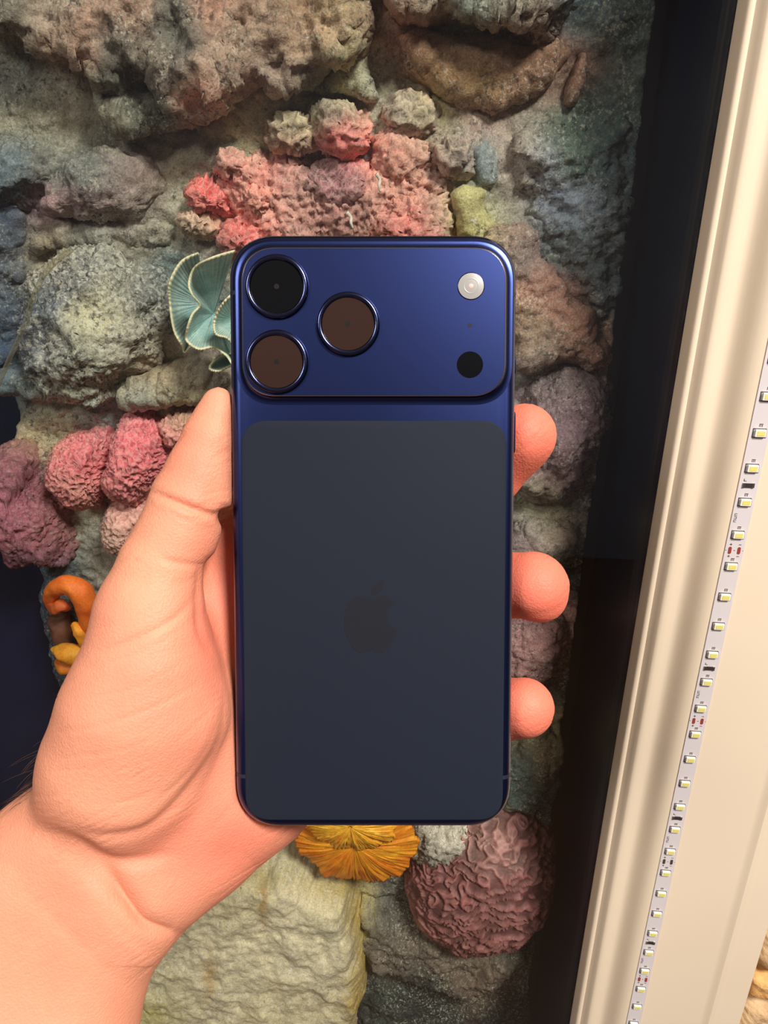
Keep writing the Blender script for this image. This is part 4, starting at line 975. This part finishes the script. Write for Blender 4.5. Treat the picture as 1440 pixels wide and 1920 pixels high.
# logo on the back panel: bitten fruit silhouette with a leaf
def catmull(P, n=8):
    P = np.array(P, float); out = []
    N = len(P)
    for i in range(N):
        p0, p1, p2, p3 = P[i - 1], P[i], P[(i + 1) % N], P[(i + 2) % N]
        for t in np.linspace(0, 1, n, endpoint=False):
            out.append(0.5 * ((2 * p1) + (-p0 + p2) * t + (2 * p0 - 5 * p1 + 4 * p2 - p3) * t * t + (-p0 + 3 * p1 - 3 * p2 + p3) * t ** 3))
    return out
fruit = [(0, .60), (.10, .63), (.26, .69), (.44, .66), (.58, .56), (.62, .50), (.50, .40), (.42, .24), (.42, .08), (.50, -.08), (.68, -.22), (.64, -.36), (.54, -.54), (.42, -.70), (.28, -.80), (.14, -.78), (0, -.73), (-.14, -.78), (-.28, -.80), (-.44, -.68), (-.58, -.46), (-.67, -.18), (-.68, .10), (-.62, .38), (-.48, .58), (-.30, .68), (-.12, .65)]
leaf = [(.02, .72), (.14, .74), (.26, .84), (.32, .98), (.32, 1.08), (.20, 1.05), (.08, .95), (.02, .82)]
lx, ly = ppx(695, 1163)
S = 0.0107
for nm, shp in (('logo', fruit), ('logo_leaf', leaf)):
    pts = catmull(shp, 6)
    top = [(lx + p[0] * S, ly + p[1] * S - 0.0005, 0.00026) for p in pts]; bot = [(x, y, 0.00015) for x, y, z in top]
    v, f = loft([bot, top], False, True)
    if nm == 'logo': lg = mesh_obj('logo', v, f, M_LOGO, panel, False)
    else: mesh_obj('logo_leaf', v, f, M_LOGO, lg, False)

# screen on the far side
rings = [ring3(rrect(HW - 0.0022 - e, HH - 0.0022 - e, RC - 0.002), -TK - z) for e, z in ((0, -0.0004), (0, 0.0001), (0.0004, 0.0002))]
v, f = loft(rings, False, True); f = [q[::-1] for q in f]
mesh_obj('screen', v, f, M_SCREEN, phone)

# antenna bands: narrow collars that follow the edge section
def band(side, v_, wd=0.0011):
    _, y = ppx(699, v_)
    pts = [(HW - i_, z) for i_, z in prof_b]
    vv, ff = [], []
    for yy in (y - wd / 2, y + wd / 2):
        for (xx, z) in pts: 
            cxn = HW - 0.004; cz = -TK / 2
            dx, dz = xx - cxn, z - cz; L = math.hypot(dx, dz)
            vv.append((side * (xx + dx / L * 0.00004), yy, z + dz / L * 0.00004))
    n = len(pts)
    for i in range(n - 1): ff.append((i, i + 1, n + i + 1, n + i))
    if side < 0: ff = [q[::-1] for q in ff]
    mesh_obj('antenna_band', vv, [q[::-1] for q in ff], M_BAND, phone)
band(-1, 548); band(1, 550); band(-1, 1456); band(1, 1458)
# side buttons
for (va, vb) in ((664, 700), (770, 850)):
    _, ya = ppx(699, va); _, yb = ppx(699, vb)
    yc, hy = (ya + yb) / 2, abs(ya - yb) / 2
    rings = [[(HW + dx, yc + p[1], -TK / 2 + p[0]) for p in rrect(0.0014 - e, hy - e, 0.0013 - e, 6)] for dx, e in ((-0.0003, 0), (0.0003, 0), (0.00045, 0.0002))]
    v, f = loft(rings, False, True)
    mesh_obj('side_button', v, f, M_ANOD, phone)

# ================================================================== HAND (one continuous surface)
def c3(u, v, Z): return np.array([(u - 720) * Z / F, (v - 960) * Z / F, Z], float)
def surface_nets(S, o, h):
    nx, ny, nz = S.shape
    ins = S < 0
    corners = [(a, b_, c) for a in (0, 1) for b_ in (0, 1) for c in (0, 1)]
    cnt = np.zeros((nx - 1, ny - 1, nz - 1), np.int8)
    for (a, b_, c) in corners: cnt += ins[a:nx - 1 + a, b_:ny - 1 + b_, c:nz - 1 + c]
    act = np.argwhere((cnt > 0) & (cnt < 8))
    idx = np.full(cnt.shape, -1, np.int64); idx[tuple(act.T)] = np.arange(len(act))
    val = np.stack([S[act[:, 0] + a, act[:, 1] + b_, act[:, 2] + c] for (a, b_, c) in corners], 1)
    cc = np.array(corners, float)
    acc = np.zeros((len(act), 3)); num = np.zeros(len(act))
    for i in range(8):
        for j in range(i + 1, 8):
            if np.abs(cc[i] - cc[j]).sum() != 1: continue
            a, b_ = val[:, i], val[:, j]
            m = (a < 0) != (b_ < 0)
            t = np.where(m, a / np.where(m, a - b_, 1), 0)
            acc += np.where(m[:, None], cc[i] + t[:, None] * (cc[j] - cc[i]), 0); num += m
    V = (act + acc / num[:, None]) * h + o
    Q = []
    for ax in range(3):
        sl0 = [slice(1, n - 1) for n in (nx, ny, nz)]; sl1 = list(sl0)
        sl0[ax] = slice(0, (nx, ny, nz)[ax] - 1); sl1[ax] = slice(1, (nx, ny, nz)[ax])
        A, B = ins[tuple(sl0)], ins[tuple(sl1)]
        e = np.argwhere(A != B)
        off = np.array([1, 1, 1]); off[ax] = 0
        flip = A[tuple(e.T)]
        e = e + off
        b1, b2 = [(1, 2), (2, 0), (0, 1)][ax]
        q = []
        for (d1, d2) in ((-1, -1), (0, -1), (0, 0), (-1, 0)):
            c = e.copy(); c[:, b1] += d1; c[:, b2] += d2
            q.append(idx[tuple(c.T)])
        q = np.stack(q, 1)
        q[~flip] = q[~flip][:, ::-1]
        Q.append(q)
    return V, np.concatenate(Q)

HS = 1.15                                                   # voxel size, mm
lo = np.array([-215.0, -46.0, 178.0]); hi = np.array([62.0, 262.0, 262.0])
gx = [np.arange(lo[k], hi[k], HS, dtype=np.float32) for k in range(3)]
X, Y, Z = np.meshgrid(*gx, indexing='ij')
SD = np.full(X.shape, 60.0, np.float32)
def capsule_local(a, b_, ra, rb, squash=None):
    """round cone, evaluated only in its neighbourhood"""
    m = max(ra, rb) + 16
    p0 = np.minimum(a, b_) - m; p1 = np.maximum(a, b_) + m
    i0 = np.maximum(((p0 - lo) / HS).astype(int), 0); i1 = np.minimum(((p1 - lo) / HS).astype(int) + 1, X.shape)
    sl = tuple(slice(i0[k], i1[k]) for k in range(3))
    d = (b_ - a).astype(np.float32); L2 = float(d.dot(d)) + 1e-9
    px, py, pz = X[sl] - a[0], Y[sl] - a[1], Z[sl] - a[2]
    t = np.clip((px * d[0] + py * d[1] + pz * d[2]) / L2, 0, 1)
    qx, qy, qz = px - t * d[0], py - t * d[1], pz - t * d[2]
    return sl, np.sqrt(qx * qx + qy * qy + qz * qz) - (ra + (rb - ra) * t)
def smin(a, b_, k):
    h = np.maximum(k - np.abs(a - b_), 0) / k
    return np.minimum(a, b_) - h * h * k * 0.25
def chain(pts, k=5.0):
    """pts: (u, v, Z, r_mm)"""
    for p, q in zip(pts[:-1], pts[1:]):
        sl, d = capsule_local(c3(*p[:3]), c3(*q[:3]), p[3], q[3])
        SD[sl] = smin(SD[sl], d, k)
# forearm and wrist
chain([(-560, 2520, 205, 27), (-190, 1960, 210, 24), (82, 1622, 217, 18.2), (128, 1565, 217, 17)], 8)
chain([(-330, 2560, 208, 27), (88, 1960, 213, 22.5), (207, 1693, 219, 18), (255, 1640, 221, 17)], 8)
chain([(-440, 2540, 203, 26), (-60, 1960, 209, 22), (130, 1660, 217, 17)], 9)
# thenar mound and heel of the hand
chain([(152, 1560, 213, 15), (217, 1440, 209, 19.6), (256, 1330, 206, 19.4), (278, 1240, 205, 16.0), (281, 1150, 205, 13.4), (302, 1060, 205, 10.8)], 6)
chain([(290, 1250, 211, 15.5), (292, 1330, 211, 19), (272, 1430, 213, 19)], 8)
chain([(266, 1650, 221, 18.0), (372, 1556, 230, 18.5), (480, 1470, 238, 18.5), (640, 1320, 240, 12)], 9)
chain([(230, 1600, 219, 18), (330, 1480, 226, 18), (440, 1330, 236, 14)], 9)
# palm behind the phone
chain([(330, 1480, 226, 16), (480, 1070, 235, 12)], 9)
chain([(380, 1480, 228, 16), (565, 1130, 237, 12)], 9)
chain([(420, 1480, 229, 16), (615, 1210, 237, 12)], 9)
chain([(330, 1230, 221, 10), (400, 1150, 230, 11), (480, 1060, 236, 11)], 8)
# thumb
chain([(302, 1060, 205, 10.8), (332, 1000, 206, 10.2), (358, 935, 207, 10.2), (378, 880, 207, 8.8), (396, 820, 207, 7.2), (409, 772, 207, 5.2), (411, 752, 207, 3.6)], 3.0)
chain([(398, 895, 206, 5.4), (406, 934, 206, 5.0)], 2.5)
chain([(378, 994, 206, 4.6), (366, 1032, 206, 4.6)], 2.5)
sl, d = capsule_local(c3(424, 969, 196), c3(422, 969, 214), 2.6, 2.0); SD[sl] = -smin(-SD[sl], d, 2.0)
sl, d = capsule_local(c3(402, 1062, 196), c3(400, 1062, 214), 2.4, 2.0); SD[sl] = -smin(-SD[sl], d, 2.5)
# fingers: index lies along the back of the phone, the others reach round its edge
chain([(400, 1150, 231, 11), (446, 1010, 234, 11.5), (500, 960, 234, 11)], 6)
chain([(472, 1040, 235, 12), (610, 800, 226, 9.6), (700, 640, 222, 8.6), (760, 545, 220, 7.6)], 3.5)
chain([(565, 1130, 237, 12), (800, 975, 231, 9.6), (920, 886, 229, 9.2), (963, 836, 223, 9.3), (983, 817, 219, 9.4)], 3.5)
chain([(615, 1210, 237, 12), (830, 1118, 233, 9.4), (945, 1098, 229, 9.4), (999, 1094, 222, 9.55)], 3.5)
chain([(640, 1310, 236, 11), (820, 1330, 232, 8.8), (935, 1330, 229, 8.8), (983, 1327, 223, 8.9)], 3.5)
chain([(1012, 1108, 221, 8.0), (1015, 1120, 222, 7.2)], 4)
# the phone presses into the flesh: keep the hand clear of its volume
_R = np.stack([ax_r, ax_up, ax_n]).astype(np.float32)
dx, dy, dz = X - pc[0], Y - pc[1], Z - pc[2]
lx_ = np.abs(_R[0, 0] * dx + _R[0, 1] * dy + _R[0, 2] * dz) - (HW * 1000 - 11)
ly_ = np.abs(_R[1, 0] * dx + _R[1, 1] * dy + _R[1, 2] * dz) - (HH * 1000 - 11)
lz_ = -(_R[2, 0] * dx + _R[2, 1] * dy + _R[2, 2] * dz) - TK * 1000
d2 = np.hypot(np.maximum(lx_, 0), np.maximum(ly_, 0)) + np.minimum(np.maximum(lx_, ly_), 0) - 11
phs = np.hypot(np.maximum(d2 + 2.6, 0), np.maximum(lz_ + 2.6, 0)) + np.minimum(np.maximum(d2 + 2.6, lz_ + 2.6), 0) - 2.6
cut = -(phs - 0.15)
h_ = np.maximum(2.0 - np.abs(SD - cut), 0) / 2.0
SD = np.maximum(SD, cut) + h_ * h_ * 0.5
HV, HQ = surface_nets(SD, lo, HS)
del X, Y, Z, dx, dy, dz, lx_, ly_, lz_, d2, phs, cut, h_

def smooth_pts(V, Q, it=4, lam=0.5):
    E = np.concatenate([Q[:, [0, 1]], Q[:, [1, 2]], Q[:, [2, 3]], Q[:, [3, 0]]])
    E = np.concatenate([E, E[:, ::-1]])
    deg = np.bincount(E[:, 0], minlength=len(V)).astype(float)
    for k in range(it * 2):
        l = lam if k % 2 == 0 else -lam * 1.04
        S = np.stack([np.bincount(E[:, 0], V[E[:, 1], c], minlength=len(V)) for c in range(3)], 1) / deg[:, None]
        V = V + l * (S - V)
    return V
def subdivide(V, Q):
    E = np.sort(np.concatenate([Q[:, [0, 1]], Q[:, [1, 2]], Q[:, [2, 3]], Q[:, [3, 0]]]), 1)
    key = E[:, 0].astype(np.int64) * len(V) + E[:, 1]
    uq, inv = np.unique(key, return_inverse=True)
    mid = (V[uq // len(V)] + V[uq % len(V)]) / 2
    fc = V[Q].mean(1)
    nv = len(V); ne = len(mid); nq = len(Q)
    e = inv.reshape(4, nq) + nv; c = nv + ne + np.arange(nq)
    NQ = np.concatenate([np.stack([Q[:, 0], e[0], c, e[3]], 1), np.stack([Q[:, 1], e[1], c, e[0]], 1), np.stack([Q[:, 2], e[2], c, e[1]], 1), np.stack([Q[:, 3], e[3], c, e[2]], 1)])
    return np.concatenate([V, mid, fc]), NQ
def vnormals(V, Q):
    n = np.cross(V[Q[:, 2]] - V[Q[:, 0]], V[Q[:, 3]] - V[Q[:, 1]])
    N = np.stack([sum(np.bincount(Q[:, k], n[:, c], minlength=len(V)) for k in range(4)) for c in range(3)], 1)
    return N / (np.linalg.norm(N, axis=1)[:, None] + 1e-12)
HV = smooth_pts(HV, HQ, 5)
HV, HQ = subdivide(HV, HQ)
HV = smooth_pts(HV, HQ, 2)
N = vnormals(HV, HQ)
hu = 720 + HV[:, 0] / HV[:, 2] * F; hv = 960 + HV[:, 1] / HV[:, 2] * F
front = sstep(0.0, 0.25, -N[:, 2])                          # palm side only
disp = np.zeros(len(HV))
def path_dist(pts, n=10):
    P = np.array(pts, float)
    q = []
    for i in range(len(P) - 1):
        p0, p1, p2, p3 = P[max(i - 1, 0)], P[i], P[i + 1], P[min(i + 2, len(P) - 1)]
        for t in np.linspace(0, 1, n, endpoint=False):
            q.append(0.5 * ((2 * p1) + (-p0 + p2) * t + (2 * p0 - 5 * p1 + 4 * p2 - p3) * t * t + (-p0 + 3 * p1 - 3 * p2 + p3) * t ** 3))
    q.append(P[-1]); q = np.array(q)
    m = (hu > q[:, 0].min() - 60) & (hu < q[:, 0].max() + 60) & (hv > q[:, 1].min() - 60) & (hv < q[:, 1].max() + 60)
    I = np.nonzero(m)[0]
    best = np.full(len(I), 1e9); tt = np.zeros(len(I)); sd = np.zeros(len(I))
    for i in range(len(q) - 1):
        d = q[i + 1] - q[i]; L = d.dot(d) + 1e-9
        x, y = hu[I] - q[i, 0], hv[I] - q[i, 1]
        t = np.clip((x * d[0] + y * d[1]) / L, 0, 1)
        r = np.hypot(x - t * d[0], y - t * d[1])
        b_ = r < best
        best = np.where(b_, r, best); tt = np.where(b_, (i + t) / (len(q) - 1), tt)
        sd = np.where(b_, np.sign(d[0] * y - d[1] * x), sd)
    return I, best, tt, sd
def crease(pts, depth, width, puff=0.0):
    if depth < 0.45: depth *= 0.55; width *= 0.75
    depth *= 0.8; puff *= 0.4
    I, d, t, sd = path_dist(pts)
    w = np.sqrt(np.clip(np.sin(np.pi * np.clip(t, 0.02, 0.98)), 0, 1))
    disp[I] += front[I] * w * (-depth * np.exp(-(d / width) ** 2) + puff * np.exp(-((d - 2.2 * width) / (1.8 * width)) ** 2))
crease([(290, 925), (335, 944), (378, 960), (410, 968)], 1.3, 7, 0.5)
crease([(318, 960), (352, 975), (392, 968)], 0.35, 6)
crease([(300, 1046), (335, 1056), (378, 1061)], 0.55, 7, 0.2)
crease([(322, 1098), (352, 1090), (374, 1072)], 0.3, 6)
crease([(375, 1062), (371, 1120), (374, 1180), (392, 1222)], 0.8, 8, 0.2)
crease([(178, 1226), (250, 1200), (320, 1165), (366, 1120)], 0.50, 7, 0.12)
crease([(170, 1180), (240, 1165), (300, 1130)], 0.22, 6)
crease([(150, 1255), (230, 1235), (300, 1205), (350, 1170)], 0.25, 6)
crease([(110, 1372), (190, 1360), (290, 1325), (372, 1282)], 0.38, 7, 0.1)
crease([(130, 1310), (220, 1300), (300, 1268), (360, 1230)], 0.22, 6)
crease([(92, 1420), (180, 1415), (260, 1395), (340, 1350)], 0.22, 6)
crease([(90, 1448), (150, 1442), (200, 1440)], 0.22, 5)
crease([(330, 1392), (365, 1362), (402, 1325)], 0.25, 6)
crease([(300, 1495), (345, 1455), (385, 1405), (412, 1340)], 0.30, 7, 0.1)
crease([(270, 1520), (320, 1480), (360, 1440)], 0.22, 5)
crease([(428, 1310), (412, 1392), (372, 1458), (318, 1522), (270, 1556), (205, 1566), (150, 1560)], 1.3, 11, 0.5)
crease([(90, 1500), (170, 1505), (250, 1500), (310, 1480)], 0.22, 8)
crease([(140, 1580), (200, 1612), (270, 1612), (318, 1600)], 1.4, 14, 0.3)
crease([(60, 1556), (130, 1588), (195, 1638), (238, 1692), (276, 1735), (334, 1752)], 3.4, 24, 1.0)
crease([(210, 1655), (240, 1700), (275, 1738), (332, 1752)], 1.6, 8, 0.3)
crease([(200, 1700), (240, 1755), (300, 1790)], 0.5, 14, 0.1)
crease([(30, 1660), (110, 1730), (190, 1810), (250, 1850)], 0.35, 16)
crease([(360, 1590), (420, 1530), (470, 1480)], 0.25, 10)
crease([(455, 1600), (475, 1620), (490, 1645)], 0.35, 10)
# fine skin lines across the thumb ball
P3 = HV / 1000.0
along = (HV @ np.array([0.90, -0.43, 0.0]))
across = (HV @ np.array([0.43, 0.90, 0.0])) + 2.2 * perlin(HV / 14.0)
lines = np.abs(perlin(np.stack([across / 2.1, along / 26.0, np.full(len(HV), 3.3)], 1)))
disp -= front * 0.16 * (1 - sstep(0.0, 0.16, lines)) * sstep(-0.2, 0.4, perlin(HV / 18.0 + 5))
disp += 0.15 * fbm(HV / 26.0, 2) * front
HV = HV + N * disp[:, None]
# pigment: peach skin, redder where blood shows (web, mound, heel, finger tips)
base = lin((224, 150, 121)); red = lin((230, 120, 98)); pale = lin((228, 163, 129)); tan = lin((206, 138, 108))
def blob(u, v, ru, rv): return np.exp(-(((hu - u) / ru) ** 2 + ((hv - v) / rv) ** 2))
rd = 0.75 * blob(410, 1150, 60, 120) + 0.35 * blob(300, 1330, 110, 130) + 0.65 * blob(430, 1590, 150, 90) + 0.3 * blob(360, 880, 60, 90) + 0.95 * (hu > 900) + 0.25 * blob(420, 1450, 60, 110)
rd += 0.22 * fbm(HV / 22.0 + 2, 3)
pl = 0.5 * blob(280, 1090, 80, 80) + 0.4 * blob(240, 1480, 160, 60) + 0.3 * fbm(HV / 15.0 + 8, 3)
tn = 0.5 * blob(90, 1560, 110, 80) + 0.5 * blob(120, 1800, 160, 160)
rd = np.clip(rd, 0, 1)[:, None]; pl = np.clip(pl, 0, 1)[:, None]; tn = np.clip(tn, 0, 1)[:, None]
hc = base * (1 - rd) + red * rd; hc = hc * (1 - 0.6 * pl) + pale * 0.6 * pl; hc = hc * (1 - 0.6 * tn) + tan * 0.6 * tn
hc = hc * (1 + 0.05 * fbm(HV / 5.0, 3))[:, None]
mk, nt, b = nodes('skin')
setp(b, Roughness=0.55, Specular_IOR_Level=0.28, Subsurface_Weight=0.22, Subsurface_Scale=0.0035)
b.inputs['Subsurface Radius'].default_value = (1.0, 0.36, 0.18)
at = nt.nodes.new('ShaderNodeAttribute'); at.attribute_name = 'Col'
nt.links.new(at.outputs['Color'], b.inputs['Base Color'])
tc = nt.nodes.new('ShaderNodeTexCoord')
vo = nt.nodes.new('ShaderNodeTexVoronoi'); vo.inputs['Scale'].default_value = 1500
n2 = nt.nodes.new('ShaderNodeTexNoise'); n2.inputs['Scale'].default_value = 700; n2.inputs['Detail'].default_value = 5
nt.links.new(tc.outputs['Object'], vo.inputs['Vector']); nt.links.new(tc.outputs['Object'], n2.inputs['Vector'])
ad = nt.nodes.new('ShaderNodeMath'); ad.operation = 'ADD'
nt.links.new(vo.outputs['Distance'], ad.inputs[0]); nt.links.new(n2.outputs['Fac'], ad.inputs[1])
bp = nt.nodes.new('ShaderNodeBump'); bp.inputs['Strength'].default_value = 0.26; bp.inputs['Distance'].default_value = 0.0004
nt.links.new(ad.outputs[0], bp.inputs['Height']); nt.links.new(bp.outputs[0], b.inputs['Normal'])
hand = mesh_obj('hand', cs(HV), HQ[:, ::-1] if False else HQ, mk, None, True, col=hc)
tag(hand, 'bare left hand and wrist gripping the dark blue phone, thumb along its edge', 'hand')

# thumb nail, seen edge-on at the outer side of the thumb
# fine dark hairs at the outer wrist
hm = simple('hair_brown', (84, 58, 44), rough=0.5)
sel = np.nonzero((N[:, 2] > -0.45) & (N[:, 2] < 0.25) & (N[:, 0] < -0.3) & (hv > 1385) & (hv < 1640) & (hu < 110))[0]
hvv, hff = [], []
for i in rng.choice(sel, min(60, len(sel)), replace=False):
    p = HV[i]; d = N[i] * 0.55 + np.array([-0.45, 0.65, -0.2]) + rng.normal(size=3) * 0.18
    L = 4 + 4 * rng.random()
    q = [cs((p + d * L * t + np.array([0.0, 1.6, 0]) * t * t)[None])[0] for t in (0, 0.33, 0.66, 1.0)]
    tv, tf = tube_mesh(q, [0.00005, 0.00005, 0.00004, 0.00002], 3, 2)
    k = len(hvv); hvv.extend(tv); hff.extend([tuple(a + k for a in f_) for f_ in tf])
ho = mesh_obj('arm_hair', np.array(hvv), hff, hm, hand, origin=np.array(hand.location)); ho.location = (0, 0, 0)
tag(ho, kind='stuff')
